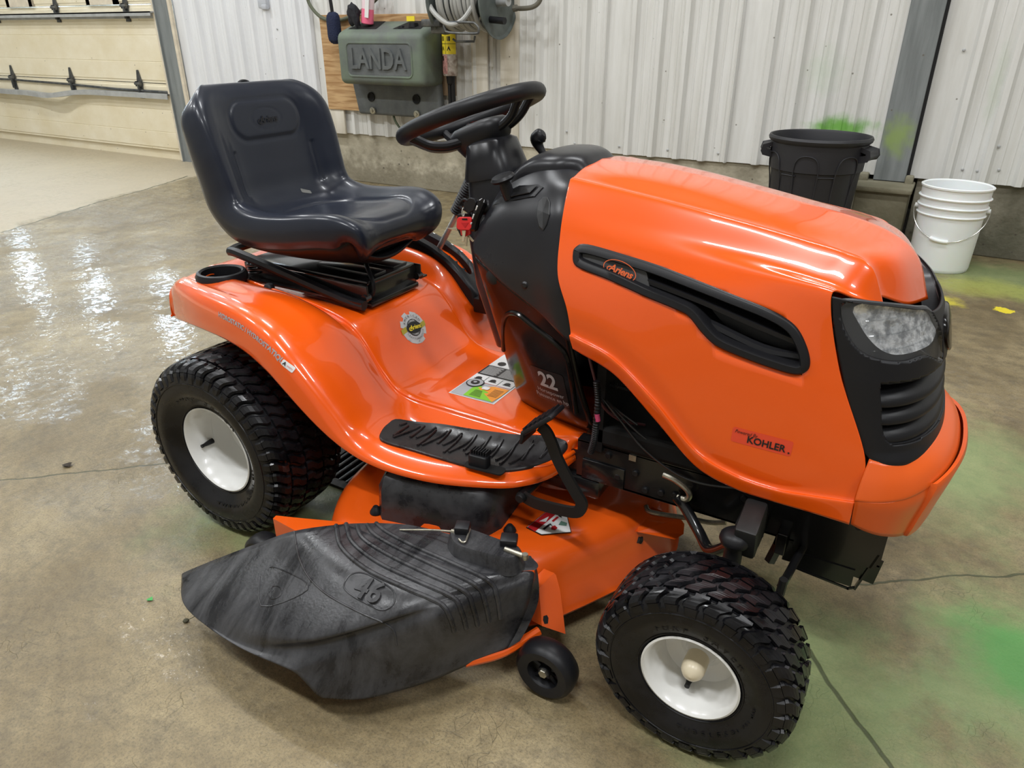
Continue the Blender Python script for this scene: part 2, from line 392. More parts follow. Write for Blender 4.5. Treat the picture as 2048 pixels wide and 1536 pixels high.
def conc_mat(name, ca, cb, cdark, green=0):
    m = mat(name, ca, .75, noise=(2.6, .16, cb), bump=(30, .5, .01)); N, L = nodes(m); b = N['Principled BSDF']
    src = b.inputs['Base Color'].links[0].from_socket
    tc = N.new('ShaderNodeTexCoord'); n = N.new('ShaderNodeTexNoise'); n.inputs['Scale'].default_value = 19; n.inputs['Detail'].default_value = 5; L.new(tc.outputs['Object'], n.inputs['Vector'])
    sx = N.new('ShaderNodeSeparateXYZ'); L.new(tc.outputs['Object'], sx.inputs[0])
    # darker towards the ground, with a noisy edge
    a = N.new('ShaderNodeMath'); a.operation = 'MULTIPLY_ADD'; a.inputs[1].default_value = -.35; L.new(n.outputs['Fac'], a.inputs[0]); L.new(sx.outputs[2], a.inputs[2])
    r = N.new('ShaderNodeMapRange'); r.interpolation_type = 'SMOOTHSTEP'; r.inputs[1].default_value = -.10; r.inputs[2].default_value = .12; r.inputs[3].default_value = .7; r.inputs[4].default_value = 0; L.new(a.outputs[0], r.inputs[0])
    mx = N.new('ShaderNodeMix'); mx.data_type = 'RGBA'; L.new(r.outputs[0], mx.inputs[0]); L.new(src, mx.inputs[6]); mx.inputs[7].default_value = (*cdark, 1)
    v = N.new('ShaderNodeTexVoronoi'); v.inputs['Scale'].default_value = 17; L.new(tc.outputs['Object'], v.inputs['Vector'])
    r2 = N.new('ShaderNodeMapRange'); r2.inputs[1].default_value = .10; r2.inputs[2].default_value = .16; r2.inputs[3].default_value = .8; r2.inputs[4].default_value = 0; L.new(v.outputs['Distance'], r2.inputs[0])
    n2 = N.new('ShaderNodeTexNoise'); n2.inputs['Scale'].default_value = 3; L.new(tc.outputs['Object'], n2.inputs['Vector'])
    r3 = N.new('ShaderNodeMapRange'); r3.inputs[1].default_value = .5; r3.inputs[2].default_value = .6; L.new(n2.outputs['Fac'], r3.inputs[0])
    mm = N.new('ShaderNodeMath'); mm.operation = 'MULTIPLY'; L.new(r2.outputs[0], mm.inputs[0]); L.new(r3.outputs[0], mm.inputs[1])
    mx2 = N.new('ShaderNodeMix'); mx2.data_type = 'RGBA'; L.new(mm.outputs[0], mx2.inputs[0]); L.new(mx.outputs[2], mx2.inputs[6]); mx2.inputs[7].default_value = (.06, .05, .04, 1)
    L.new(mx2.outputs[2], b.inputs['Base Color']); return m
M_curb = conc_mat('curb_concrete', (.30, .27, .20), (.58, .53, .41), (.15, .13, .085))
M_curb_dark = conc_mat('dark_concrete', (.13, .12, .085), (.34, .31, .24), (.09, .09, .06))  # darker concrete for the curb right of the column
# floor slab
fl = MB().box((-2, 1.0, -.05), (22, 12, .1)).build('floor', M_floor, None, False); tag(fl, kind='structure', label='wet mottled concrete shop floor stained green at the right')
# concrete curb wall under the siding
X0, X1 = -5.17, 9.0
cb = MB().box(((X0+1.06)/2, W+.15, .215), (1.06-X0, .3, .43), bev=.006).build('wall_back', M_curb, None, False)
tag(cb, kind='structure', label='stained concrete curb wall carrying white ribbed siding')
MB().box(((1.35+X1)/2, W+.16, .215), (X1-1.35, .3, .43), bev=.006).build('curb_section', M_curb_dark, cb, False)
# ribbed siding panels
def siding(name, xa, xb, z0, z1, m, y=W-.012, sp=.18, ph=0, minor=True):
    prof = [(xa, 0)]; k = math.floor((xa-ph)/sp)
    while True:
        c = ph+k*sp; k += 1
        if c-.04 > xb: break
        if c-.036 < xa: continue
        for dx, h in ((-.036, 0), (-.018, .034), (.012, .034), (.030, 0)):
            prof.append((c+dx, h))
        if minor:
            for q in (.068, .118):
                for dx, h in ((-.008, 0), (-.003, .004), (.003, .004), (.008, 0)): prof.append((c+q+dx, h))
    prof = [p for p in prof if p[0] <= xb]; prof.append((xb, 0))
    V = []; F = []
    for (x, h) in prof: V += [(x, y-h, z0), (x, y-h, z1)]
    for i in range(len(prof)-1): F.append((2*i, 2*i+2, 2*i+3, 2*i+1))
    o = mesh(name, V, F, m, cb, False)
    md = o.modifiers.new('Solidify', 'SOLIDIFY'); md.thickness = .0015; md.offset = -1
    return o
ZT = CEIL
xs = [-5.17, -4.36, -3.42, -2.52, -1.62, -.72, .18, 1.105]
for i in range(len(xs)-1):
    siding('siding_panel', xs[i], xs[i+1]+.02, .405+.004*i, ZT, M_panel2 if i < 2 else M_siding, y=W-.014-(.003 if i % 2 else 0), ph=.03)
for i in range(8):
    siding('siding_panel', 1.30+.9*i, 2.215+.9*i, .425, ZT, M_siding, y=W-.02-(.003 if i % 2 else 0), ph=.06)
M_wallinner = mat('wall_liner', (.55, .54, .50), .7)
# screws of the siding
scr = MB().lathe([(0, .004), (.006, .003), (.009, 0), (0, 0)], n=8, axis='z')
prox = scr.build('screw', M_galv, cb)
spots = [(-0.9957,3.6150,0.5532), (-0.9270,3.6150,0.4730), (-0.5745,3.6150,0.4759), (-0.2135,3.6150,0.4774), (0.1388,3.6150,0.4797), (-1.1711,3.6150,0.3913), (1.6442,3.6100,0.4932), (1.5682,3.6100,0.4953), (1.7146,3.6100,0.6335), (1.4246,3.6100,1.1245), (-3.0378,3.6150,0.4862), (-2.6695,3.6150,0.4744), (-0.8763,3.6150,0.6907), (-3.8316,3.6150,1.2366), (1.7466,3.6100,0.5074), (-1.0401,3.6150,0.2731)]
for i, p in enumerate(spots):
    o = prox if i == 0 else prox.copy()
    if i: COL.objects.link(o)
    o.location = p; o.rotation_euler = (PI/2, 0, 0)
# white boards on the wall
def board(name, xa, xb, z0, z1, y, m, t=.02):
    return MB().box(((xa+xb)/2, y, (z0+z1)/2), (xb-xa, t, z1-z0), bev=.003).build(name, m, cb)
M_whiteboard = wall_metal('white_board', (.58, .53, .43), (.74, .70, .62))
board('wall_batten', -1.545, -1.39, .40, 4.6, W-.04, M_whiteboard)
board('wall_batten', -1.80, -1.66, .42, 1.24, W-.04, M_whiteboard)
board('wall_batten', -3.30, -3.12, .41, .62, W-.05, M_whiteboard)
# grey column standing on its pedestal
col = MB()
col.box((1.20, W-.06, (.405+ZT)/2), (.17, .012, ZT-.405)); col.box((1.118, W-.01, (.405+ZT)/2), (.012, .10, ZT-.405)); col.box((1.282, W-.01, (.405+ZT)/2), (.012, .10, ZT-.405))
tag(col.build('trim_1', M_steel, None, False), kind='structure', label='grey steel building column with a green splash low down')
gap = MB().box((1.297, W-.03, 2.6), (.016, .06, 4.4)).build('column_gap', mat('gap_black', (.01, .01, .01), .9), bpy.data.objects['trim_1'], False)
ped = MB().box((1.19, 3.50, .195), (.29, .28, .39), bev=.012).box((1.19, 3.49, .385), (.31, .31, .03), bev=.008).box((1.06, 3.58, .415), (.05, .08, .05), bev=.01).box((1.31, 3.57, .415), (.045, .06, .06), bev=.01)
tag(ped.build('trim_2', conc_mat('pedestal_concrete', (.17, .155, .10), (.26, .24, .17), (.12, .12, .07)), None), kind='structure', label='dark concrete pedestal under the grey column')
# big sectional door at the left
D0, D1 = -14.0, -5.40
door = MB().box(((D0+D1)/2, W+.02, .04), (D1-D0, .05, .10), bev=.004).build('door_1', M_door, None, False)
tag(door, kind='structure', label='large cream sectional overhead door at the left')
secs = [.09, .745, 1.455, 2.165, 2.875, 3.585, 4.295]
M_groove = mat('door_groove', (.40, .34, .22), .6)
M_day = mat('daylight_pane', (.7, .8, 1), .1, emit=((.62, .80, 1.0), 34))
WIN = [(-6.45, -5.95), (-7.92, -7.42), (-9.45, -8.95), (-11.0, -10.5)]
for i in range(len(secs)-1):
    z0, z1 = secs[i]+.004, secs[i+1]-.004
    # one section: flat with three pressed ribs
    prof = [(0, 0), (0, .02), (.006, .026)]
    for f in (.28, .62, .90):
        h = z0+(z1-z0)*f-z0
        prof += [(.006, h-.006), (.003, h-.003), (.003, h), (.006, h+.003)]
    prof += [(.006, z1-z0-.026), (0, z1-z0-.02), (0, z1-z0)]
    V = []; F = []
    wins = WIN if i in (2, 5) else []
    cuts = sorted([D0]+[w_ for p in wins for w_ in p]+[D1])
    for a in range(len(cuts)-1):
        xa, xb = cuts[a], cuts[a+1]
        if any(abs(xa-p[0]) < 1e-6 for p in wins): continue
        o0 = len(V)
        for (y, h) in prof: V += [(xa, W-.03-y, z0+h), (xb, W-.03-y, z0+h)]
        for k in range(len(prof)-1): F.append((o0+2*k, o0+2*k+1, o0+2*k+3, o0+2*k+2))
        V += [(xa, W+.03, z0), (xb, W+.03, z0), (xa, W+.03, z1), (xb, W+.03, z1)]; n_ = len(V)
        F += [(o0, o0+1, n_-3, n_-4), (n_-2, n_-1, n_-5, n_-6), (n_-4, n_-3, n_-1, n_-2)]
    sec = mesh('door_section', V, F, M_door, door, False)
    for p in wins:
        fr = MB()
        for (cx, cz, dx, dz) in (((p[0]+p[1])/2, z0+.04, .5, .08), ((p[0]+p[1])/2, z1-.04, .5, .08), (p[0]+.03, (z0+z1)/2, .06, z1-z0), (p[1]-.03, (z0+z1)/2, .06, z1-z0)):
            fr.box((cx, W-.03, cz), (dx, .06, dz))
        fr.build('window_frame', M_trim, sec, False)
        MB().box(((p[0]+p[1])/2, W-.01, (z0+z1)/2), (p[1]-p[0]-.12, .012, z1-z0-.16)).build('window_pane', M_day, sec, False)
# horizontal struts, one of them bent
st = MB().box((-9.7, W-.075, 1.385), (8.6, .07, .012)).box((-9.7, W-.042, 1.36), (8.6, .008, .055)).box((-9.7, W-.107, 1.372), (8.6, .006, .04))
st.build('strut', M_galv, door, False)
V = cr([(-5.40, W-.06, .648), (-6.2, W-.06, .648), (-6.9, W-.07, .640), (-7.4, W-.13, .592), (-7.9, W-.10, .60), (-8.5, W-.09, .60), (-11, W-.08, .62), (-14, W-.06, .65)], 6)
b_ = MB(); 
for (dz, dy, ww, hh) in ((0, 0, .07, .010), (-.022, -.035, .006, .045), (-.022, .035, .006, .045)):
    P = [(p[0], p[1]+dy, p[2]+dz) for p in V]; VV = []; FF = []
    for p in P: VV += [(p[0], p[1]-ww/2, p[2]-hh/2), (p[0], p[1]+ww/2, p[2]-hh/2), (p[0], p[1]+ww/2, p[2]+hh/2), (p[0], p[1]-ww/2, p[2]+hh/2)]
    for i in range(len(P)-1):
        for k in range(4): FF.append((4*i+k, 4*i+(k+1) % 4, 4*i+4+(k+1) % 4, 4*i+4+k))
    b_.add(VV, FF)
b_.build('strut', M_galv, door, False)
b2 = MB().tube([(-14, W-.05, .70), (-8.2, W-.05, .71), (-7.0, W-.05, .69), (-6.3, W-.05, .672), (-5.40, W-.05, .668)], .012, 6)
b2.build('strut', M_dkiron, door)
# black hinges at the section joints
hg = MB()
tri = [(-.035, -.14), (.035, -.14), (.030, -.06), (.045, .0), (.012, .13), (-.012, .13), (-.045, .0), (-.030, -.06)]
hg.prism(tri, .008, M=Matrix.Rotation(PI/2, 4, 'X'))
hg.tube([(-.045, -.028, 0), (.045, -.028, 0)], .014, 8)
hg.box((0, -.02, -.06), (.02, .035, .11), bev=.003); hg.box((-.03, -.018, .0), (.008, .034, .05)); hg.box((.03, -.018, 0), (.008, .034, .05))
hinge = hg.build('hinge', M_dkiron, door)
first = True
for zz, xsx in ((.745, (-5.87, -7.05, -8.22, -9.4)), (1.455, (-5.84, -7.02, -8.2)), (2.165, (-5.84, -7.02, -8.2))):
    for x in xsx:
        h = hinge if first else hinge.copy()
        if not first: COL.objects.link(h)
        first = False; h.location = (x, W-.04, zz-.01)
# door jamb
jm = MB().box((-5.29, W-.045, 2.4), (.20, .012, 4.9)).box((-5.385, W-.02, 2.4), (.012, .10, 4.9)).build('trim_3', M_steel, None, False)
tag(jm, kind='structure', label='grey galvanised steel door jamb')
MB().box((-5.405, W-.05, 2.38), (.035, .03, 4.75)).build('jamb_seal', M_trim, jm, False)
MB().box((-5.175, W-.045, 2.5), (.035, .03, 4.2)).build('jamb_seal', M_trim, jm, False)
MB().box((-5.25, W-.02, -.0), (.24, .06, .14), bev=.01).build('jamb_foot', M_curb, jm, False)
# ceiling and the walls behind the camera
tag(MB().box((-2, 1.0, CEIL+.05), (22, 12, .1)).build('ceiling', mat('ceiling_liner', (.72, .72, .70), .6), None, False), kind='structure')
M_wf = mat('wall_far', (.46, .45, .42), .6, noise=(1.2, .2, (.38, .37, .34)))
tag(MB().box((-2, -5.0, CEIL/2), (22, .1, CEIL)).build('wall_front', M_wf, None, False), kind='structure')
tag(MB().box((-13.0, 1, CEIL/2), (.1, 12, CEIL)).build('wall_left', M_wf, None, False), kind='structure')
tag(MB().box((9.0, 1, CEIL/2), (.1, 12, CEIL)).build('wall_right', M_wf, None, False), kind='structure')
tag(MB().box((-2, W+.33, CEIL/2), (22, .04, CEIL)).build('trim_4', M_wf, None, False), kind='structure', label='outer skin of the back wall')
# lamp housings
hs = None
for (x, y) in STRIPS:
    if hs is None:
        hs = MB().box((0, 0, .03), (1.32, .28, .05), bev=.008).build('ceiling_lamp', mat('lamp_case', (.8, .8, .8), .4))
        o = hs
    else: o = hs.copy(); COL.objects.link(o)
    o.location = (x, y, CEIL-.10); tag(o, 'white LED batten lamp under the ceiling of the hall', 'lamp', 'ceiling lamps of the hall')
# trench drain grate under the machine
M_cast = mat('cast_iron', (.035, .033, .03), .35, .3, bump=(60, .3, .004))
gd = empty('drain_grate'); tag(gd, 'black cast iron slatted drain grate in the floor under the mower', 'grate')
fr = MB(); fr.box((.52, -.135, .004), (1.04, .03, .01)); fr.box((.52, .135, .004), (1.04, .03, .01)); fr.box((-.005, 0, .004), (.02, .27, .01)); fr.box((1.045, 0, .004), (.02, .27, .01))
fr.build('frame', M_cast, gd, False)
bar = MB().box((0, 0, .005), (.013, .245, .012), bev=.002).build('slat', M_cast, gd)
for i in range(38):
    o = bar if i == 0 else bar.copy()
    if i: COL.objects.link(o)
    o.location = (.02+i*.0272, 0, 0)
MB().box((.52, 0, .0015), (1.02, .26, .003)).build('pit', mat('drain_pit', (.004, .004, .004), .9), gd, False)

# ================================================================== the riding mower
M_orange = mat('orange_paint', (.88, .103, .004), .25, coat=1, coat_rough=.04, spec=.4)
M_orange_d = mat('orange_deck_paint', (.76, .098, .006), .3, coat=.6, coat_rough=.12, bump=(260, .06, .0006))
M_orange_b = mat('orange_plastic', (.76, .110, .012), .34, coat=.2, coat_rough=.2, bump=(300, .08, .0005))
M_black = mat('black_plastic', (.010, .010, .012), .42, spec=.38, bump=(420, .10, .0004))
M_dash = mat('matte_black_plastic', (.012, .012, .015), .36, spec=.4, noise=(5, .22, (.019, .019, .022), .24), bump=(420, .12, .0004))
M_gloss = mat('gloss_black', (.006, .005, .005), .20, spec=.28, coat=.12, coat_rough=.05)
M_pblack = mat('black_paint', (.008, .008, .009), .25, coat=.5, coat_rough=.1)
M_rubber = mat('tyre_rubber', (.010, .010, .012), .42, spec=.4, noise=(13, .10, (.004, .004, .005), .16))
M_vinyl = mat('seat_vinyl', (.011, .014, .025), .28, spec=.4, coat=.25, coat_rough=.12, noise=(6, .2, (.014, .018, .030), .38), bump=(900, .12, .0003))
M_chrome = mat('bright_steel', (.62, .62, .60), .22, 1)
M_zinc = mat('zinc_plate', (.55, .52, .42), .35, .9, noise=(80, .15, (.35, .33, .28)))
M_bolt = mat('dark_bolt', (.03, .03, .032), .35, .6)
M_white = mat('white_paint', (.78, .78, .76), .25, coat=.6)
M_pwhite = mat('print_white', (.75, .75, .74), .4)
M_pgrey = mat('print_grey', (.38, .38, .39), .4)
M_pblk = mat('print_black', (.015, .015, .015), .4)
M_pred = mat('print_red', (.62, .03, .03), .4)
M_pgreen = mat('print_green', (.22, .55, .03), .4)
M_porange = mat('print_orange', (.85, .30, .03), .4)
M_pyellow = mat('print_yellow', (.90, .72, .04), .4)
M_dark = mat('deep_black', (.004, .004, .004), .8)
mower = empty('riding_mower'); tag(mower, 'orange lawn tractor with black seat, steering wheel and side discharge deck', 'mower')
CAMP = Vector((1.454, -1.433, 1.215))
# ---- hood
tt = [0, .035, .17, .33, .49, .63, .76, .87, .95, 1.0]
XR = [.842, .842, .846, .850, .856, .868, .895, .911]
XF = [1.4871, 1.458, 1.420, 1.385, 1.348, 1.384, 1.452, 1.453]
def ztop(x): return float(np.interp(x, [.84, .95, 1.044, 1.186, 1.331, 1.401, 1.443, 1.474, 1.489], [.979, .975, .965, .943, .917, .897, .872, .838, .805]))
def zrid(x): return float(np.interp(x, [.84, 1.0, 1.165, 1.253, 1.343, 1.392, 1.435], [.962, .943, .919, .905, .890, .872, .835]))
def zbot(x): return float(np.interp(x, [.90, .911, .949, .998, 1.034, 1.073, 1.108, 1.142, 1.196, 1.237, 1.277, 1.368, 1.46], [.655, .660, .646, .627, .603, .571, .528, .494, .464, .453, .446, .446, .443]))
YB = [0, -.085, -.150, -.186, -.214, -.244, -.256, -.250]
YF = [0, -.090, -.160, -.200, -.226, -.236, -.246, -.250]
ZF = [.7853, .798, .8205, .8300, .836, .715, .572, .443]
rows = []
for t in tt:
    r = []
    for v in range(8):
        x = XR[v]*(1-t)+XF[v]*t; k = max(0, (t-.6)/.4)**1.5
        y = YB[v]*(1-k)+YF[v]*k
        if v == 0: z = ztop(x)
        elif v == 1: z = ztop(x)-.006-.006*t
        elif v == 2: z = zrid(x)+.002
        elif v == 3: z = zrid(min(x, 1.3))-.040-max(0, x-1.3)*.22
        elif v == 4: z = .870-.034*t
        elif v == 5: z = .800-.06*t
        elif v == 6: z = zbot(x-.02)+.085-.01*t
        else: z = zbot(x)
        if t == 1.0: z = ZF[v]
        elif v == 0 and t > .9: pass
        if v == 6 and t > .8: z = z*(1-(t-.8)/.2)+ZF[6]*(t-.8)/.2
        if v == 5 and t > .8: z = z*(1-(t-.8)/.2)+ZF[5]*(t-.8)/.2
        r.append((x, y, z))
    # sharpen the ridge by doubling it
    r2 = r[:2]+[(r[2][0], r[2][1]+.012, r[2][2]+.0015), r[2], (r[2][0], r[2][1]-.010, r[2][2]-.006)]+r[3:]
    # flare strip along the wheel arch
    a, b_ = np.array(r2[-2]), np.array(r2[-1])
    m1 = a*.42+b_*.58; m2 = a*.34+b_*.66
    r2 = r2[:-1]+[tuple(m1+np.array([0, -.002, 0])), tuple(m2+np.array([0, -.010, 0])), tuple(b_+np.array([0, -.006, 0]))]
    rows.append(r2)
HG = grid(rows, 14, 9)
hood_full = (HG)
VENT_O = [(1147,508),(1152,494),(1175,489),(1250,510),(1320,532),(1400,563),(1470,591),(1530,615),(1572,637),(1597,660),(1614,695),(1620,725),(1613,742),(1590,748),(1540,734),(1480,712),(1432,690),(1404,664),(1378,632),(1352,618),(1290,592),(1220,560),(1165,538),(1149,526)]
def hit_cam(bvh, px, py, back=0):
    # point of a surface seen at a spot of the photograph (used to measure where prints and vents sit)
    F = Vector((-math.sin(.5236)*math.cos(.455), math.cos(.5236)*math.cos(.455), -math.sin(.455)))
    R = Vector((math.cos(.5236), math.sin(.5236), 0)); U = R.cross(F)
    d = (F*1440+R*(px-1024)-U*(py-768)).normalized()
    h = bvh.ray_cast(CAMP, d); return h[0], h[1]
def side_hit(bvh, x, z):
    h = bvh.ray_cast(Vector((x, -1.2, z)), Vector((0, 1, 0))); return h[0]
V, F = grid_vf(HG, 0, True)
hb = BVHTree.FromPolygons([Vector(v) for v in V], F)
vo = [];
for p in VENT_O:
    h = hit_cam(hb, *p)[0]; vo.append((h.x, h.z))
vo = smooth_poly(vo, 5)
cutp = offset_poly(vo, .006)
keep = []
cx0, cx1, cz0, cz1 = vo[:, 0].min(), vo[:, 0].max(), vo[:, 1].min(), vo[:, 1].max()
for f in F:
    c = np.mean([V[i] for i in f], 0)
    if cx0 < c[0] < cx1 and cz0 < c[2] < cz1 and c[1] < -.1 and inpoly(c[0], c[2], cutp): continue
    keep.append(f)
n0 = len(V); V2 = [(v[0], -v[1], v[2]) for v in V]; F2 = [tuple(i+n0 for i in f[::-1]) for f in keep]
hood = mesh('hood', V+V2, keep+F2, M_orange, mower, True, 60)
bm = bmesh.new(); bm.from_mesh(hood.data); bmesh.ops.remove_doubles(bm, verts=bm.verts, dist=2e-5); bm.to_mesh(hood.data); bm.free()
outward(hood, (1.15, 0, .6)); md = hood.modifiers.new('Solidify', 'SOLIDIFY'); md.thickness = .004; md.offset = -1
# vent frame with recess
def ring_surface(name, loops, m, parent, closed_floor=False):
    n = len(loops[0]); V = [tuple(p) for l in loops for p in l]; F = []
    for a in range(len(loops)-1):
        for i in range(n): F.append((a*n+i, a*n+(i+1) % n, (a+1)*n+(i+1) % n, (a+1)*n+i))
    if closed_floor: F.append(tuple((len(loops)-1)*n+i for i in range(n)))
    return mesh(name, V, F, m, parent, True, 40)
def vent(sgn):
    L = []
    def loop(off, lift):
        P = offset_poly(vo, off); o = []
        for x, z in P:
            h = side_hit(hb, x, z); o.append((x, sgn*((h.y if h else -.24)-lift), z))
        return o
    L = [loop(-.001, -.003), loop(0, .003), loop(.003, .0055), loop(.013, .0055), loop(.0155, .002), loop(.018, -.018), loop(.020, -.045)]
    fr = ring_surface('side_vent', L, M_black, mower, True)
    return fr
vent_r = vent(1); vent_l = vent(-1)
# badge plate in the rear part of the vent, long blade in the front part
def onhood(px, py, lift=0):
    h, n = hit_cam(hb, px, py); return h+n*lift if n.y < 0 else h-n*lift
plate_px = [(1160, 505), (1284, 545), (1290, 588), (1282, 588), (1165, 533)]
pp = [onhood(*p) for p in [(1158, 507), (1164, 501), (1284, 539), (1292, 548), (1298, 580), (1290, 584), (1225, 560), (1166, 534), (1159, 526)]]
pc = sum(pp, Vector())/len(pp)
MBp = MB(); MBp.add([p+Vector((0, .004, 0)) for p in pp]+[p+Vector((0, .030, 0)) for p in pp], [tuple(range(9))]+[(i, (i+1) % 9, 9+(i+1) % 9, 9+i) for i in range(9)])
MBp.build('badge_plate', mat('plate_grey', (.05, .05, .052), .35), vent_r, False)
a, b_ = onhood(1205, 527), onhood(1275, 556)
xa = (b_-a); Mb = frame_M(a*.5+b_*.5+Vector((0, .001, 0)), xa, z=(0, -1, .1))
M_logo = mat('logo_orange', (.85, .16, .05), .4)
dc = Decal(Mb, None, .0012)
sz = xa.length
ring = lambda rx, ry, n=28: [(rx*math.cos(2*PI*k/n), ry*math.sin(2*PI*k/n)) for k in range(n)]
def ring_put(dc, rx, ry, w_, mi=0, layer=1, n=28, cx=0, cy=0):
    A, B = ring(rx, ry, n), ring(rx-w_, ry-w_, n)
    dc.put([(p[0]+cx, p[1]+cy, 0) for p in A+B], [(i, (i+1) % n, n+(i+1) % n, n+i) for i in range(n)], mi, layer)
ring_put(dc, sz*.46, sz*.25, .0014)
def script_logo(dc, size, mi=0, x=0, y=0, layer=2):
    # bold slanted name with a swash running into the capital
    dc.text('Ariens', size*.80, x, y, mi, layer, bold=.028, shear=.28, spacing=.95)
    V, F = tube_flat([(-.62, -.28), (-1.02, -.30), (-1.16, -.10), (-.98, .06), (-.70, .04)], .085); dc.put([(x+p[0]*size, y+p[1]*size, 0) for p in V], F, mi, layer)
def tube_flat(P, w_):
    P = cr([(p[0], p[1]) for p in P], 5); t = np.gradient(P, axis=0); t /= np.linalg.norm(t, axis=1)[:, None]; n = np.stack([-t[:, 1], t[:, 0]], 1)
    A, B = P+n*w_/2, P-n*w_/2; k = len(P); V = [tuple(p) for p in A]+[tuple(p) for p in B]
    return V, [(i, i+1, k+i+1, k+i) for i in range(k-1)]
script_logo(dc, sz*.32, 0, sz*.04, 0)
dc.build('maker_badge', M_logo, vent_r)
bl = [onhood(1293, 565), onhood(1400, 606), onhood(1500, 650), onhood(1598, 690)]
vb = MB(); A = cr([tuple(p+Vector((0, .006, 0))) for p in bl], 6)
vv = []; ff = []
for p in A: vv += [(p[0], p[1]-.001, p[2]+.004), (p[0], p[1]-.001, p[2]-.004), (p[0], p[1]+.03, p[2]-.012), (p[0], p[1]+.03, p[2]+.012)]
for i in range(len(A)-1):
    for k in range(4): ff.append((4*i+k, 4*i+(k+1) % 4, 4*i+4+(k+1) % 4, 4*i+4+k))
vb.add(vv, ff).build('vent_blade', M_black, vent_r, True, 50)
bl2 = [onhood(1360, 640), onhood(1420, 665), onhood(1520, 712), onhood(1600, 728)]
MB().tube(cr([tuple(p+Vector((0, .022, .004))) for p in bl2], 4), .010, 8).build('vent_blade', M_black, vent_r)
# ---- nose: black grille shell
YL0 = .226
def nose(phi, z, lift=0):
    """phi 0 = side edge, 90 deg = centre"""
    xl = np.interp(z, [.40, .567, .582, .64, .743, .80, .836], [1.470, 1.462, 1.444, 1.416, 1.376, 1.357, 1.349])
    xc = np.interp(z, [.40, .566, .615, .70, .757, .794, .84], [1.57, 1.560, 1.549, 1.534, 1.520, 1.503, 1.480])
    yl = np.interp(z, [.40, .57, .70, .836], [.238, .236, .232, .224])
    e = .80
    cx, sx = math.cos(phi), math.sin(phi)
    x = xl+(xc-xl)*(abs(sx)**1.0)**.92; y = -yl*(abs(cx)**.9)*(1 if cx >= 0 else -1)
    n = Vector(((xc-xl)*sx/((xc-xl)**2)*.02+.0001, -cx/yl*.02, 0)); n.normalize()
    return Vector((x, y, z))+Vector((n.x, n.y, 0))*lift
def ztop_n(phi): return .834-.046*math.sin(phi)**1.5
NPHI, NZ = 120, 90
def noseinv(px, py):
    """the (phi, z) of a spot of the nose"""
    best = None
    h, n = hit_cam(nb, px, py)
    if h is None: return None
    z = h.z
    lo = [(abs((nose(a, z)-h).length), a) for a in np.linspace(0, PI, 181)]
    a0 = min(lo)[1]; lo = [(abs((nose(a, z)-h).length), a) for a in np.linspace(max(0, a0-.03), a0+.03, 31)]
    return (min(lo)[1], z)
V = []; F = []
NP = 181
for i in range(NP):
    a = PI*i/(NP-1)
    zt = ztop_n(min(a, PI-a))
    for j in range(NZ+1):
        V.append(tuple(nose(a, .560+(zt-.560)*j/NZ)))
for i in range(NP-1):
    for j in range(NZ): F.append((i*(NZ+1)+j, (i+1)*(NZ+1)+j, (i+1)*(NZ+1)+j+1, i*(NZ+1)+j+1))
Vx = [tuple(nose(PI*i/(NP-1), .56+.34*j/NZ)) for i in range(NP) for j in range(NZ+1)]
nb = BVHTree.FromPolygons([Vector(v) for v in Vx], F)
def npoly(pts): 
    o = []
    for p in pts:
        if isinstance(p[0], float): o.append(p)
        else: o.append(noseinv(*p))
    return o
D = math.radians
lens_px = [(1677, 612), (1682, 602), (1700, 600), (1739, 604), (1788, 609), (1830, 614), (1858, 620)]
L1 = [noseinv(*p) for p in lens_px]
lens = L1+[(D(74), .745), (D(75), .722), (D(71), .700)]+[noseinv(1852, 716), noseinv(1814, 728), noseinv(1777, 728), noseinv(1739, 718), noseinv(1709, 697), noseinv(1684, 655)]
lens = [q for q in lens if q is not None]
lens = smooth_poly(lens, 4)
gz0, gz1 = .590, .688
gr_px = [noseinv(1757, 768), noseinv(1759, 820), noseinv(1762, 862), noseinv(1772, 883), noseinv(1790, 891)]
slot = [q for q in gr_px if q]+[(D(60), .592), (D(90), .594), (D(120), .592)]
s2 = [(PI-a, z) for a, z in slot[:5]][::-1]
topc = [(PI-slot[0][0]-.10, slot[0][1]+.004), (D(120), .702), (D(90), .703), (D(60), .702), (slot[0][0]+.10, slot[0][1]+.004)]
slot = smooth_poly(slot+s2+topc, 4)
lens_m = np.array([(PI-a, z) for a, z in lens])[::-1]
sc_ = np.array([.22, 1.0])
def nin(a, z, P): return inpoly(a, z, P)
def oset(P, d): return offset_poly(np.array(P)*sc_, d)/sc_
cut1, cut2, cut3 = oset(lens, .003), oset(lens_m, .003), oset(slot, .002)
keep = []
for f in F:
    i = f[0]//(NZ+1); j = f[0] % (NZ+1); a = PI*(i+.5)/(NP-1); z = np.mean([V[k][2] for k in f])
    if nin(a, z, cut1) or nin(a, z, cut2) or nin(a, z, cut3): continue
    keep.append(f)
bez = mesh('grille_shell', V, keep, M_black, mower, True, 60)
md = bez.modifiers.new('Solidify', 'SOLIDIFY'); md.thickness = .004; md.offset = 1
def nloop(P, d, lift): return [tuple(nose(a, z, lift)) for a, z in oset(P, d)]
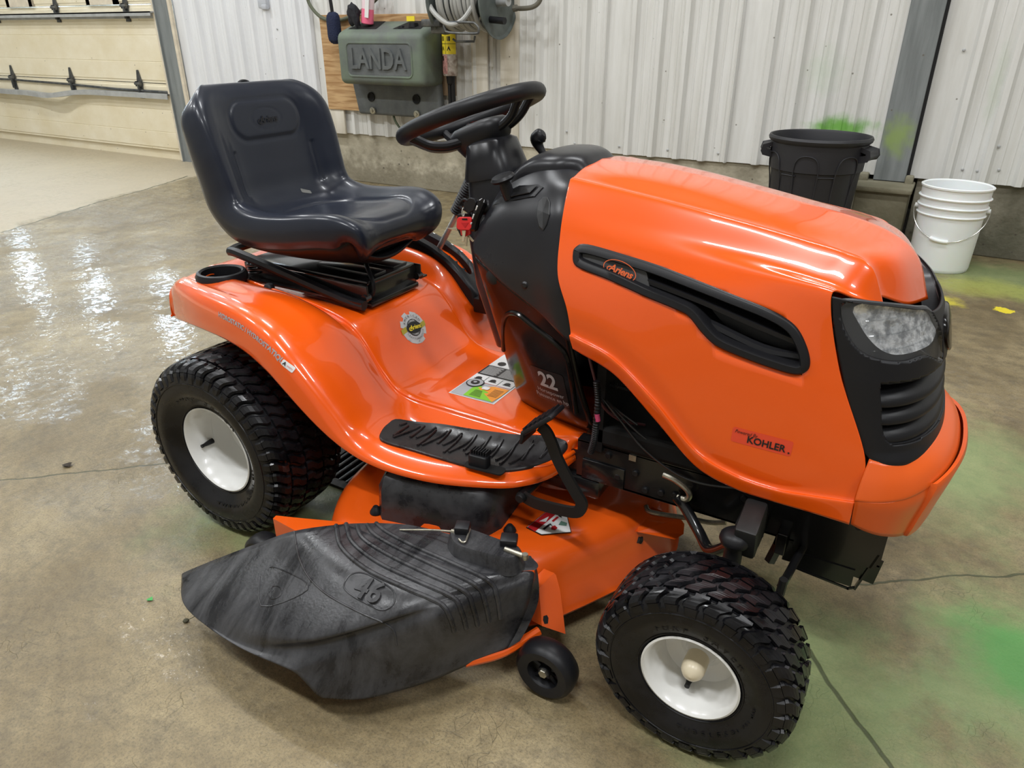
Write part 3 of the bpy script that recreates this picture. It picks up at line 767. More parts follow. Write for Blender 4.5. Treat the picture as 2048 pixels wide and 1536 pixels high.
# slot liner and slats
ring_surface('grille_surround', [nloop(slot, -.002, .0015), nloop(slot, .004, .002), nloop(slot, .007, -.012), nloop(slot, .008, -.05)], M_black, bez)
bk = [tuple(nose(a, z, -.052)) for a, z in slot]
V3 = []; F3 = []
for i in range(61):
    a = D(3)+D(174)*i/60
    for z in (.575, .71): V3.append(tuple(nose(a, z, -.055)))
for i in range(60): F3.append((2*i, 2*i+2, 2*i+3, 2*i+1))
mesh('grille_back', V3, F3, M_dark, bez)
for zz in (.612, .642, .672):
    Vs = []; Fs = []
    pr = [(-.014, -.012), (.004, -.015), (.012, -.010), (.014, -.003), (.010, .006), (-.010, .016), (-.035, .020), (-.045, -.004)]
    n_ = len(pr)
    K = 70
    for i in range(K+1):
        a = slot[:, 0].min()-.03+(slot[:, 0].max()-slot[:, 0].min()+.06)*i/K
        for (d_, dz) in pr: Vs.append(tuple(nose(a, zz-.004+dz*.9, d_-.012)))
    for i in range(K):
        for k in range(n_): Fs.append((i*n_+k, i*n_+(k+1) % n_, (i+1)*n_+(k+1) % n_, (i+1)*n_+k))
    mesh('grille_slat', Vs, Fs, M_black, bez, True, 50)
# headlights
M_lens = bpy.data.materials.new('clear_lens'); M_lens.use_nodes = True; N_, L_ = nodes(M_lens); N_.remove(N_['Principled BSDF'])
tr_ = N_.new('ShaderNodeBsdfTransparent'); gl_ = N_.new('ShaderNodeBsdfGlossy'); gl_.inputs['Roughness'].default_value = .05; mx_ = N_.new('ShaderNodeMixShader'); fr_ = N_.new('ShaderNodeMath'); fr_.operation = 'MULTIPLY_ADD'; fr_.inputs[1].default_value = .40; fr_.inputs[2].default_value = .05; lw_ = N_.new('ShaderNodeLayerWeight'); pw_ = N_.new('ShaderNodeMath'); pw_.operation = 'POWER'; pw_.inputs[1].default_value = 4; L_.new(lw_.outputs['Facing'], pw_.inputs[0]); L_.new(pw_.outputs[0], fr_.inputs[0])
tr_.inputs[0].default_value = (.93, .94, .95, 1); L_.new(fr_.outputs[0], mx_.inputs[0]); L_.new(tr_.outputs[0], mx_.inputs[1]); L_.new(gl_.outputs[0], mx_.inputs[2]); L_.new(mx_.outputs[0], N_['Material Output'].inputs[0])
M_refl = mat('reflector', (.92, .93, .95), .20, .55, noise=(55, .10, (.35, .36, .38), .35), bump=(40, .8, .006))
M_bezgrey = mat('lamp_bezel', (.045, .046, .05), .35)
def headlight(P, mir):
    hl = ring_surface('headlight', [nloop(P, -.003, .001), nloop(P, -.001, .004), nloop(P, .0025, .004), nloop(P, .0045, -.006), nloop(P, .006, -.035)], M_bezgrey, mower)
    P = np.asarray(P); c = P.mean(0)
    # lens: fan of rings
    rings = [nloop(P, .003, .0035)]
    for k in (.66, .33): rings.append([tuple(nose(*(c+(q-c)*k), .0045)) for q in oset(P, .003)])
    n = len(P); V = [p for r in rings for p in r]+[tuple(nose(*c, .005))]; F = []
    for a in range(2):
        for i in range(n): F.append((a*n+i, a*n+(i+1) % n, (a+1)*n+(i+1) % n, (a+1)*n+i))
    for i in range(n): F.append((2*n+i, 2*n+(i+1) % n, 3*n))
    ln = mesh('lens', V, F, M_lens, hl)
    # bowl shaped reflector: inner outline
    s = -1 if mir else 1
    Q = [q for q in [noseinv(*p) for p in ((1706, 618), (1735, 607), (1775, 608), (1815, 614), (1856, 624), (1874, 648), (1870, 682), (1845, 700), (1795, 711), (1762, 700), (1737, 676), (1717, 645))] if q]
    Q = smooth_poly(Q, 4); 
    if mir: Q = np.array([(PI-a, z) for a, z in Q])
    c2 = Q.mean(0)
    rings = []
    for k, d_ in ((1.0, -.003), (.82, -.006), (.62, -.008), (.42, -.006), (.22, -.009)):
        rings.append([tuple(nose(*(c2+(q-c2)*k), d_)) for q in Q])
    rf = ring_surface('reflector', rings, M_refl, hl, True)
    # dark surround between reflector and rim
    ro = [tuple(nose(a, z, -.012)) for a, z in Q]
    # match the reflector outline to the rim by angle
    def ang(q, cc): return math.atan2((q[1]-cc[1]), (q[0]-cc[0])*.22)
    PR = sorted([(ang(q, c2), tuple(q)) for q in oset(P, .005)]); QR = sorted([(ang(q, c2), tuple(q)) for q in Q])
    K = 72; A = []; B = []
    pa = np.array([p[0] for p in PR]); qa = np.array([p[0] for p in QR])
    pz = np.array([p[1] for p in PR]); qz = np.array([p[1] for p in QR])
    for k in range(K):
        t = -PI+2*PI*k/K
        f1 = [np.interp(t, pa, pz[:, j], period=2*PI) for j in (0, 1)]; f2 = [np.interp(t, qa, qz[:, j], period=2*PI) for j in (0, 1)]
        A.append(tuple(nose(f1[0], f1[1], -.003))); B.append(tuple(nose(f2[0], f2[1], -.003)))
    ring_surface('surround', [A, B], M_bezgrey, hl)
    bc = nose(*c2, -.012); pb = nose(*c2, -.0); dr = (pb-bc).normalized()
    MB().tube([bc, bc+dr*.010], [.012, .010], 14).build('bulb', M_lens, hl)
    for k in range(3):
        zz = .795-.024*k; V = []; F = []
        A = [nose((D(a) if not mir else PI-D(a)), zz+.01*math.sin(D(a)), -.004) for a in range(18, 66, 4)]
        MB().tube(A, .0011, 5).build('lens_rib', M_lens, hl)
    return hl
headlight(lens, False); headlight(lens_m, True)
# front badge on the nose ridge between the lamps
bd = []
for a, z in ((D(80), .772), (D(100), .772), (D(103), .735), (D(90), .700), (D(77), .735)): bd.append((a, z))
bd = smooth_poly(bd, 3)
ring_surface('front_badge', [nloop(bd, -.001, .000), nloop(bd, .0, .008), nloop(bd, .003, .010), nloop(bd, .02, .010)], M_gloss, bez, True)
# ---- orange bumper below the grille
def bump(phi, k):
    # k 0..3 : rows from the inner ledge to the lower edge
    xl = (1.458, 1.452, 1.453, 1.455)[k]; xc = (1.556, 1.592, 1.592, 1.570)[k]; yl = (.236, .262, .260, .248)[k]
    z = np.interp(math.sin(phi), [0, .5, 1], [(.570, .565, .575), (.503, .515, .540), (.490, .490, .505), (.443, .420, .392)][k])
    return (xl+(xc-xl)*abs(math.sin(phi))**.95, -yl*math.copysign(abs(math.cos(phi))**.85, math.cos(phi)), z)
rows = []
for i in range(25):
    a = PI*i/24; r = [bump(a, k) for k in range(4)]
    r1 = np.array(r[1]); r2 = np.array(r[2])
    rows.append([r[0], tuple(np.array(r[0])*.35+r1*.65+np.array([.0, 0, .008])), tuple(r1), tuple(r1*.75+r2*.25+np.array([-.002*math.sin(a), 0, 0])), r[2], tuple(np.array(r[2])*.5+np.array(r[3])*.5), r[3]])
bp = surf('bumper', rows, M_orange_b, mower, 3, 4, flip=True, thick=.004, ang=50)
def bumpl(a, t, lift):
    p = np.array(bump(a, 2))*(1-t)+np.array(bump(a, 3))*t; return (p[0]+lift*math.sin(a)+.0, p[1]-lift*math.cos(a), p[2])
pad = [[bumpl(D(a), t, l) for (t, l) in ((-.35, 0), (-.3, .010), (.5, .010), (1.0, .009), (1.02, -.004))] for a in [45]+list(range(47, 134, 6))+[135]]
for k in (0, -1): pad[k] = [bumpl(D(45 if k == 0 else 135), t, -.003) for t in (-.35, -.3, .5, 1.0, 1.02)]
surf('bumper_pad', pad, M_orange_b, bp, 2, 2, flip=True, ang=40)
# sticker on the hood side
def sticker_frame(bvh, tl, tr, bl_):
    a, n1 = hit_cam(bvh, *tl); b2, n2 = hit_cam(bvh, *tr); c, n3 = hit_cam(bvh, *bl_)
    x = b2-a; y = a-c; n = x.cross(y).normalized()
    if n.dot(CAMP-a) < 0: n = -n
    o = a+x*.5-y*.5
    return frame_M(o, x, z=n), x.length, y.length
Mk, wk, hk = sticker_frame(hb, (1466, 849), (1587, 880), (1462, 885))
hk = wk*.30
dk = Decal(Mk, hb, .0005)
dk.poly(rrect(wk, hk*.95, .004), 0, 0)
dk.text('Powered By', hk*.30, -wk*.27, hk*.25, 1, 2, sx=.85, shear=.25)
dk.text('KOHLER', hk*.60, wk*.08, -hk*.10, 1, 2, bold=.025, sx=.93)
dk.poly(disc_poly(.0018, 8, wk*.46, -hk*.27), 1, 2)
dk.build('engine_sticker', [mat('sticker_red', (.80, .075, .03), .35), M_pblk], hood)

# ---- mudguard and footrest pan
EDGE = np.array([(-.335, -.25, .485), (-.23, -.30, .512), (-.105, -.345, .535), (.05, -.385, .547), (.16, -.408, .538), (.236, -.422, .51), (.292, -.424, .466), (.341, -.418, .419), (.381, -.412, .386), (.412, -.407, .364), (.464, -.402, .343), (.528, -.400, .335), (.609, -.394, .335), (.70, -.370, .333), (.788, -.330, .335), (.847, -.284, .335), (.875, -.212, .336), (.885, -.14, .340)])
ST = [(-.33, [.600, .600, .598, .590], .585), (-.28, [.603, .603, .605, .612], .608), (-.18, [.585, .590, .607, .626], .622), (-.08, [.576, .582, .605, .633], .630), (.05, [.576, .577, .598, .636], .636),
      (.14, [.576, .577, .590, .630], .632), (.22, [.574, .574, .575, .608], .612), (.27, [.568, .566, .555, .575], .580), (.31, [.535, .528, .515, .530], .540), (.35, [.470, .464, .458, .478], .492), (.39, [.422, .418, .415, .425], .440),
      (.43, [.402, .402, .399, .385], .395), (.48, [.399, .399, .394, .366], .371), (.56, [.399, .399, .393, .361], .362), (.66, [.400, .400, .392, .360], .360), (.76, [.400, .400, .391, .360], .360), (.82, [.400, .400, .391, .361], .360), (.865, [.400, .399, .390, .361], .360), (.885, [.399, .398, .388, .360], .359)]
rows = []
for x, zz, zo in ST:
    k = np.interp(x, [-.33, -.2, 0], [.62, .85, 1.0]); f = np.interp(x, [.8, .885], [0, 1])
    xo = x
    yo = float(np.interp(x, EDGE[:, 0], EDGE[:, 1])); ze = float(np.interp(x, EDGE[:, 0], EDGE[:, 2]))
    c2 = -.180*(1-f)-.128*f; c2 *= k; c3 = (-.240*(1-f)-.150*f)*k; c1 = -.11*k
    if abs(yo) < abs(c3)+.06: c3 = yo+.05; c2 = min(c2, c3+.03) if c2 < c3 else c2
    sk = max(.02, (zo-ze))
    r = [(x, 0, zz[0]), (x, c1, zz[1]), (x, c2+.006, zz[2]+.004), (x, c2-.006, zz[2]-.006), (x, c3, zz[3]), (x, (c3+yo)/2, zo), (x, yo+.045, zo+.002), (x, yo+.018, zo-.006), (x, yo+.004, zo-min(.028, sk*.5)), (x, yo, ze+sk*.25), (x, yo, ze)]
    rows.append(r)
# rear apron and front apron
r0 = rows[0]; a1 = [(p[0]-.012, p[1], p[2]-.012) for p in r0]; a2 = [(p[0]-.018, p[1], min(p[2]-.05, .55)) for p in r0]; a3 = [(p[0]-.020, p[1]*.99, .487) for p in r0]
a1[-1] = (r0[-1][0]-.008, r0[-1][1]*.98, r0[-1][2]); a2[-1] = (-.345, r0[-1][1]*.94, .486); a2[-2] = (-.345, r0[-2][1]*.955, .50); a3[-1] = (-.350, r0[-1][1]*.9, .486)
a1[-2] = (r0[-2][0]-.009, r0[-2][1]*.985, r0[-2][2])
r9 = rows[-1]; b1 = [(p[0]+.006, p[1], p[2]-.006) for p in r9]; b2 = [(p[0]+.008, p[1], min(p[2]-.02, .342)) for p in r9]
rows = [a3, a2, a1]+rows+[b1, b2]
PG = grid(rows, 7, 6)
CUPC = (-0.1466,-0.2124,0.6280)
pan = surf('fender_pan', PG, M_orange, mower, mirror=True, ang=70, dense=True)
outward(pan, (.3, 0, .0))
bm = bmesh.new(); bm.from_mesh(pan.data)
bmesh.ops.delete(bm, geom=[f for f in bm.faces if math.hypot(f.calc_center_median().x-CUPC[0], f.calc_center_median().y-CUPC[1]) < .050], context='FACES'); bm.to_mesh(pan.data); bm.free()
md = pan.modifiers.new('Solidify', 'SOLIDIFY'); md.thickness = .003; md.offset = -1
V, F = grid_vf(PG, 0, False); V2, F2 = grid_vf(PG*np.array([1, -1, 1]), len(V), True)
pb = BVHTree.FromPolygons([Vector(v) for v in V+V2], F+F2)
def drop(b, x, y, z=1.5, lift=0):
    h = b.ray_cast(Vector((x, y, z)), Vector((0, 0, -1))); return (h[0]+Vector((0, 0, lift))) if h[0] is not None else Vector((x, y, .36))
# ribbed black foot mat
mat_px = [(762, 868), (775, 852), (800, 842), (870, 850), (950, 862), (1040, 873), (1118, 880), (1134, 890), (1130, 905), (1090, 928), (1040, 942), (990, 944), (920, 932), (830, 905), (775, 889), (760, 880)]
mp = []
for p in mat_px:
    h, n = hit_cam(pb, *p); mp.append((h.x, h.y))
mp = smooth_poly(mp, 4); mp = mp
M_mat = mat('mat_rubber', (.014, .012, .013), .24, noise=(22, .10, (.022, .020, .021), .45), bump=(200, .2, .0006))
def footmat(s):
    L = []
    for off, l in ((0, -.002), (.0, .005), (.002, .007), (.008, .007)):
        q = offset_poly(mp, off); L.append([tuple(drop(pb, x, s*y, lift=l)) for x, y in q])
    V = [p for l in L for p in l]; n = len(mp); F = []
    for a in range(3):
        for i in range(n): F.append((a*n+i, a*n+(i+1) % n, (a+1)*n+(i+1) % n, (a+1)*n+i))
    bm = bmesh.new(); vs = [bm.verts.new(v) for v in V]; 
    for f in F: bm.faces.new([vs[i] for i in f])
    dm = Decal(frame_M((0, 0, .42), (1, 0, 0), z=(0, 0, 1)), pb, .0070, .15); q = offset_poly(mp, .008)
    dm.poly([(a, s*b) for a, b in q], 0, 0, .018)
    w2 = [bm.verts.new(tuple(v)) for v in dm.mb.V]
    for f in dm.mb.F: bm.faces.new([w2[i] for i in f])
    bmesh.ops.recalc_face_normals(bm, faces=bm.faces)
    o = bmobj('foot_mat', bm, M_mat, mower)
    rb = MB(); x0, x1 = mp[:, 0].min(), mp[:, 0].max(); k = 0; x = x0+.02
    inn = offset_poly(mp, .012)
    while x < x1+.06:
        for (xa, ya, xb, yb) in ((x, -.14, x-.055, -.40), (x+.012, -.14, x+.030, -.40)):
            seg = []
            for t in np.linspace(0, 1, 40):
                px_, py_ = xa+(xb-xa)*t, ya+(yb-ya)*t
                if inpoly(px_, py_, inn) and not (.655 < px_ < .80 and -.385 < py_ < -.318): seg.append((px_, py_))
            lo = 0
            if len(seg) > 5:
                m1 = int(len(seg)*(.0 if k % 2 else .12)); m2 = int(len(seg)*(.85 if k % 2 else 1.0)); seg = seg[m1:m2]
                if len(seg) > 3 and max(np.linalg.norm(np.diff(np.array(seg), axis=0), axis=1)) < .03:
                    rb.tube([tuple(drop(pb, a, s*b, lift=.0082)) for a, b in seg[::3]], .0032, 6)
        x += .034; k += 1
    rb.build('mat_rib', M_mat, o)
    return o
fm = footmat(1); footmat(-1)
# rocker pedal standing in a slot of the mat
pc_ = (0.7293,-0.3166,0.3750)
slot_ = MB(); slot_.prism([(x*.62, y) for x, y in rrect(.15, .030, .014, 4)], .003, M=frame_M((pc_[0]+.015, pc_[1]-.004, .3675), (.95, .10, 0), z=(0, 0, 1)))
slot_.build('slot', M_dark, fm)
rk = MB(); fr_ = frame_M((pc_[0], pc_[1]-.002, .366), (.97, .08, 0), z=(0, 0, 1))
rk.prism(rrect(.046, .024, .006, 3), .030, M=fr_, bev=.003)
for k in range(7): rk.box(tuple(fr_ @ Vector((-.018+k*.006, .006, .034))), (.0028, .020, .012))
rk.build('reverse_pedal', M_black, mower)
# rear right cup holder
cup = (-0.1466,-0.2124,0.6280)
cu = MB(); cu.lathe([(.049, -.004), (.066, -.003), (.067, .010), (.062, .020), (.056, .022), (.051, .018), (.050, .0), (.047, -.05), (.0, -.052)], (cup[0], cup[1], .622), n=40)
cu.build('cup_holder', M_black, mower)
MB().lathe([(0, .012), (.012, .010), (.016, .002), (.017, 0)], (cup[0]-.055, cup[1]+.055, .612), n=14).build('plug', M_black, mower)
# height lever console on the left mudguard
con_o = [(.05, .255), (.05, .345), (.12, .350), (.20, .350), (.28, .345), (.335, .335), (.365, .310), (.368, .275), (.345, .252), (.28, .250), (.20, .252), (.12, .252)]
con_o = smooth_poly(con_o, 4); con_i = smooth_poly([(.075, .290), (.075, .320), (.14, .322), (.22, .322), (.285, .318), (.310, .308), (.312, .292), (.29, .284), (.22, .284), (.14, .286)], 4)
def conz(x, l): return float(np.interp(x, [0, .14, .2, .26, .30, .34, .38], [.645, .640, .620, .590, .560, .520, .475]))+l
NN = len(con_o)
def rs(P, n):
    P = np.vstack([P, P[:1]]); d = np.r_[0, np.cumsum(np.linalg.norm(np.diff(P, axis=0), axis=1))]; t = np.linspace(0, d[-1], n+1)[:-1]
    return np.stack([np.interp(t, d, P[:, 0]), np.interp(t, d, P[:, 1])], 1)
def al(P, Q):   # start both loops at the same direction
    return np.roll(P, -int(np.argmin([abs(math.atan2(p[1]-.303, p[0]-.2)) for p in P])), 0)
co, ci = al(rs(con_o, 60), 0), al(rs(con_i, 60), 0)
if (co[5][1]-co[0][1])*(ci[5][1]-ci[0][1]) < 0: ci = ci[::-1]
def lp(P, l): return [(x, y, conz(x, l)) for x, y in P]
console = ring_surface('lever_console', [lp(co, -.03), lp(co, .016), lp(offset_poly(co, .006), .024), lp(offset_poly(ci, -.008), .026), lp(ci, .020), lp(ci, -.01)], M_black, mower)
mesh('console_slot', lp(ci, -.008), [tuple(range(60))], M_dark, console, False)
nt = MB()
for k in range(8):
    x = .10+k*.026; nt.box((x, .300, conz(x, .0)), (.010, .016, .010), bev=.002)
nt.build('notch', M_dkiron, console)
mk = Decal(frame_M((0, 0, 0), (1, 0, 0), z=(0, 0, 1)), None, .0)
for k in range(8):
    x = .09+k*.033; s_ = .0035
    V = [(x-s_, .336, conz(x-s_, .0265)), (x+s_, .336, conz(x+s_, .0265)), (x+s_, .340, conz(x+s_, .0265)), (x-s_, .340, conz(x-s_, .0265))]
    mesh('height_mark', V, [(0, 1, 2, 3)], M_pwhite, console, False)
MB().box((.385, .27, .495), (.06, .06, .045), bev=.006).box((.395, .25, .53), (.035, .03, .03), bev=.005).build('console_end', M_black, console)
lv0, lv1 = (.18, .303, .60), (0.3021,0.3000,0.7907)
lvd = Vector(lv1)-Vector(lv0)
lever = MB().tube([lv0, tuple(Vector(lv0)+lvd*.5), lv1], .0085, 12).build('lift_lever', mat('satin_steel', (.55, .55, .53), .42, .8), mower)
g0 = (0.2641,0.3000,0.7438); g1 = (0.3081,0.3000,0.8192); g2 = (0.3432,0.3000,0.8837)
gp = cr([g0, g1, g2], 22); rr_ = [.0165+(.0016 if i % 2 else -.0012) for i in range(len(gp))]; 
MB().tube(gp, rr_, 14).build('lever_grip', M_black, lever)
# ---- dash cowl (matt), tunnel (gloss)
hr = [(.842, 0, .974), (.842, -.085, .968), (.844, -.146, .957), (.846, -.184, .929), (.852, -.212, .886), (.864, -.238, .790), (.880, -.243, .72), (.893, -.243, .672)]
d1 = [(.78, 0, .985), (.775, -.085, .975), (.77, -.135, .947), (.77, -.172, .905), (.775, -.196, .855), (.785, -.212, .78), (.80, -.216, .73), (.815, -.218, .705)]
d2 = [(.71, 0, .972), (.705, -.07, .962), (.70, -.120, .930), (.69, -.155, .885), (.69, -.177, .84), (.695, -.190, .79), (.70, -.194, .765), (.71, -.196, .748)]
d3 = [(.66, 0, .955), (.655, -.06, .935), (.645, -.105, .895), (.632, -.140, .85), (.628, -.160, .815), (.634, -.172, .795), (.645, -.177, .785), (.65, -.179, .780)]
d4 = [(.64, 0, .90), (.635, -.055, .88), (.625, -.095, .85), (.618, -.125, .82), (.620, -.145, .80), (.626, -.158, .785), (.635, -.165, .775), (.642, -.168, .772)]
hr = [(p[0]-.004, p[1]*.975, p[2]-.006) for p in hr]
hr2 = [(p[0]+.05, p[1]*.93, p[2]-.022) for p in hr]
DG = grid([d4, d3, d2, d1, hr, hr2], 8, 5)
cowl = surf('dash_cowl', DG, M_dash, mower, mirror=True, thick=.004, ang=60, dense=True, flip=False)
outward(cowl, (.75, 0, .7)); V, F = grid_vf(DG); db = BVHTree.FromPolygons([Vector(v) for v in V], F)
# raised saddle on the cowl top
s_rows = []
for x, z in ((.690, .962), (.705, .976), (.74, .992), (.79, .996), (.825, .991), (.845, .975)):
    w_ = .105 if x < .8 else .085
    s_rows.append([(x, 0, z+.002), (x, -w_*.55, z), (x, -w_*.85, z-.007), (x-.003, -w_*1.0, z-.022), (x-.003, -w_*1.03, z-.05)])
surf('cowl_saddle', s_rows, M_dash, cowl, 5, 4, mirror=True, ang=60)
t_rows = [[(0.6447,-0.1760,0.7784), (0.7230,-0.1960,0.7458), (0.7937,-0.2120,0.7195), (0.8854,-0.2360,0.6956)],
          [(0.6572,-0.1600,0.7033), (0.7310,-0.1850,0.6753), (0.8024,-0.1980,0.6485), (0.8914,-0.2140,0.6374)],
          [(0.6646,-0.1250,0.5985), (0.7395,-0.1600,0.5699), (0.8170,-0.1760,0.5459), (0.9037,-0.1880,0.5412)],
          [(0.6801,-0.0780,0.4489), (0.7523,-0.1200,0.4456), (0.8336,-0.1420,0.4410), (0.9226,-0.1600,0.4463)],
          [(0.6917,-0.0637,0.4020), (0.7505,-0.0853,0.4000), (0.8289,-0.1038,0.3980), (0.9151,-0.1153,0.3940)]]
for r in t_rows:
    a = r[0]; r.insert(0, (a[0]-.018, a[1]+.035, a[2]+.0)); r.insert(0, (a[0]-.022, 0, a[2]))
TG = grid(t_rows, 6, 6)
tun = surf('dash_tunnel', TG, M_gloss, mower, mirror=True, thick=.004, ang=60, dense=True)
outward(tun, (.75, 0, .6)); V, F = grid_vf(TG); tb = BVHTree.FromPolygons([Vector(v) for v in V], F)
def on(b, px, py, lift=0):
    h, n = hit_cam(b, px, py)
    if h is None: return None
    if n.dot(CAMP-h) < 0: n = -n
    return h+n*lift
# moulded outline of the tunnel panel
fr_px = [(1012, 790), (1008, 700), (1008, 640), (1030, 626), (1070, 655), (1115, 690), (1134, 715), (1145, 770), (1153, 825)]
P = [on(tb, *p, .001) for p in fr_px]; P = [tuple(p) for p in P if p is not None]
MB().tube(cr(P, 5), .0055, 8).build('moulded_edge', M_gloss, tun)
for px, py, r in ((970, 512, .008), (1050, 570, .008), (985, 555, .016)):
    bb = on(tb, px, py) or on(db, px, py)
    if bb is None: continue
    MB().lathe([(0, .004), (r*.6, .004), (r, .001), (r, -.004)], n=14, R=Matrix.Rotation(PI/2, 3, 'X') @ Matrix.Rotation(0, 3, 'Z'), c=tuple(bb)).build('screw', M_bolt, cowl)
Mk, wk, hk = sticker_frame(tb, (1064, 730), (1132, 752), (1072, 790))
dk = Decal(Mk, tb, .0008, .04); wk *= 1.0; hk *= .98
dk.poly(rrect(wk, hk, .008), 0, 0, .012); 
dk.text('22', hk*.60, 0, hk*.17, 1, 1, bold=.03, sx=.9); dk.text('Horsepower', hk*.17, 0, -hk*.17, 1, 1, sx=.92); dk.text('Puissance en hp', hk*.17, 0, -hk*.345, 1, 1, sx=.92)
dk.build('power_sticker', [mat('sticker_black', (.012, .012, .012), .3), M_pgrey], tun)
# cowl details: arrow shaped recess with choke knob, finger slot
def cowl_patch(name, pxs, m, lift=.0012, parent=cowl, b=None, depth=None):
    P = [on(b or db, *p) for p in pxs]; P = [p for p in P if p is not None]; c = sum(P, Vector())/len(P)
    n = Vector((0, 0, 0))
    for i in range(len(P)): n += (P[i]-c).cross(P[(i+1) % len(P)]-c)
    n.normalize(); n = n if n.dot(CAMP-c) > 0 else -n
    k = len(P); V = [p+n*lift for p in P]+[p+n*lift-(p-c)*.08+n*.001 for p in P]+[c+n*(lift+.001)]
    F = [(i, (i+1) % k, k+(i+1) % k, k+i) for i in range(k)]+[(k+i, k+(i+1) % k, 2*k) for i in range(k)]
    return mesh(name, V, F, m, parent, False), c, n
rim, rc, rn = cowl_patch('lever_recess', [(985, 404), (1010, 385), (1040, 372), (1078, 370), (1088, 374), (1070, 394), (1030, 401), (986, 412)], M_black, .002)
cowl_patch('recess_floor', [(1002, 393), (1040, 377), (1077, 373), (1062, 388), (1025, 396)], mat('recess_dark', (.008, .008, .009), .5), .0045)
cowl_patch('finger_slot', [(1075, 420), (1078, 402), (1086, 394), (1096, 394), (1101, 405), (1100, 430), (1094, 450), (1087, 462), (1079, 455), (1074, 435)], mat('recess_dark2', (.010, .010, .011), .4), .0015)
kb = on(db, 1018, 392)
if kb is not None:
    kd = Vector((-.25, -.25, 1)).normalized(); Rk = kd.to_track_quat('Z', 'Y').to_matrix()
    MB().lathe([(0, -.005), (.012, -.005), (.013, .020), (.011, .030), (.023, .034), (.026, .039), (.022, .044), (.010, .047), (0, .047)], tuple(kb), n=24, R=Rk).build('choke_knob', M_black, mower)
# throttle lever on the far side of the cowl
tl = [(0.6817,0.0600,0.9576), (0.6700,0.0600,0.9730), (0.6595,0.0600,0.9884), (0.6605,0.0600,1.0024), (0.6729,0.0600,1.0127)]
MB().tube(cr(tl, 4), [.008, .008, .0075, .008, .0085, .009, .010, .011, .013, .015, .017, .018, .018, .017, .016, .014, .008][:17], 12).build('throttle_lever', M_black, mower)
# control label strip and ignition lock at the back of the cowl
cs = cr([(0.6334,-0.1300,0.8975), (0.6254,-0.1380,0.8750), (0.6173,-0.1420,0.8514), (0.6135,-0.1450,0.8300)], 4)
MB().tube(cs, [.006]+[.011]*(len(cs)-2)+[.006], 10).build('control_strip', M_gloss, cowl)
sy = MB()
for p in (cs[3], cs[6], cs[9]): sy.tube([Vector(p)+Vector((-.004, -.0105, -.005)), Vector(p)+Vector((.000, -.0115, .005))], .0018, 5)
sy.build('control_symbol', M_pwhite, cowl)
# ---- steering column and wheel
SWC = Vector((.5206, 0, 1.0486)); TA = .3603; SU = Vector((math.cos(TA), 0, math.sin(TA))); SN = Vector((-math.sin(TA), 0, math.cos(TA)))
RS = Matrix((( SU.x, 0, SN.x), (0, 1, 0), (SU.z, 0, SN.z)))
def sw(a, r, h=0): d = SU*math.cos(a)+Vector((0, 1, 0))*math.sin(a); return SWC+d*r+SN*h
sw_o = MB().tube([sw(2*PI*k/64, .158) for k in range(64)], .0175, 16, closed=True).build('steering_wheel', M_black, mower)
hubp = MB()
def hub_loop(rx, ry, h, dx=.012):
    return [SWC+SU*(dx+rx*math.copysign(abs(math.cos(q))**.75, math.cos(q)))+Vector((0, 1, 0))*(ry*math.copysign(abs(math.sin(q))**.75, math.sin(q)))+SN*h for q in [2*PI*k/36 for k in range(36)]]
HB = [hub_loop(.035, .026, -.020), hub_loop(.058, .044, -.023), hub_loop(.068, .052, -.030), hub_loop(.072, .056, -.045), hub_loop(.062, .050, -.064), hub_loop(.045, .042, -.082, .006), hub_loop(.034, .036, -.092, .004)]
n = 36; V = [tuple(p) for l in HB for p in l]; F = [(a*n+i, a*n+(i+1) % n, (a+1)*n+(i+1) % n, (a+1)*n+i) for a in range(len(HB)-1) for i in range(n)]+[tuple(range(n)), tuple((len(HB)-1)*n+i for i in range(n))[::-1]]
hub_ = mesh('hub', V, F, M_black, sw_o, True, 50); outward(hub_, SWC-SN*.05)
for a, w_ in ((.0, .020), (2.45, .024), (-2.45, .024)):
    P = [sw(a, .035, -.050), sw(a, .075, -.048), sw(a, .110, -.036), sw(a, .135, -.016), sw(a, .150, -.004)]
    sp = MB()
    for off in (-w_, w_):
        q = Vector((0, 1, 0))*math.cos(a)-SU*math.sin(a)
        sp.tube(cr([p+q*off*(1.0 if i < 3 else 1.25) for i, p in enumerate(P)], 4), .0095, 10)
    A = cr([p+SN*-.006 for p in P], 4); VV = []; FF = []
    q = Vector((0, 1, 0))*math.cos(a)-SU*math.sin(a)
    if abs(a) > 1:
        for p in A: p = Vector(p); VV += [p+q*w_-SN*.006, p-q*w_-SN*.006, p-q*w_+SN*.003, p+q*w_+SN*.003]
        for i in range(len(A)-1):
            for k in range(4): FF.append((4*i+k, 4*i+(k+1) % 4, 4*i+4+(k+1) % 4, 4*i+4+k))
        sp.add(VV, FF)
    sp.build('spoke', M_black, sw_o)
dc = Decal(frame_M(SWC+SU*.012-SN*.0195, (0, 1, 0), z=tuple(SN)), None, .0005); 
ring_put(dc, .033, .018, .0014); script_logo(dc, .026); dc.build('hub_logo', M_logo, sw_o)
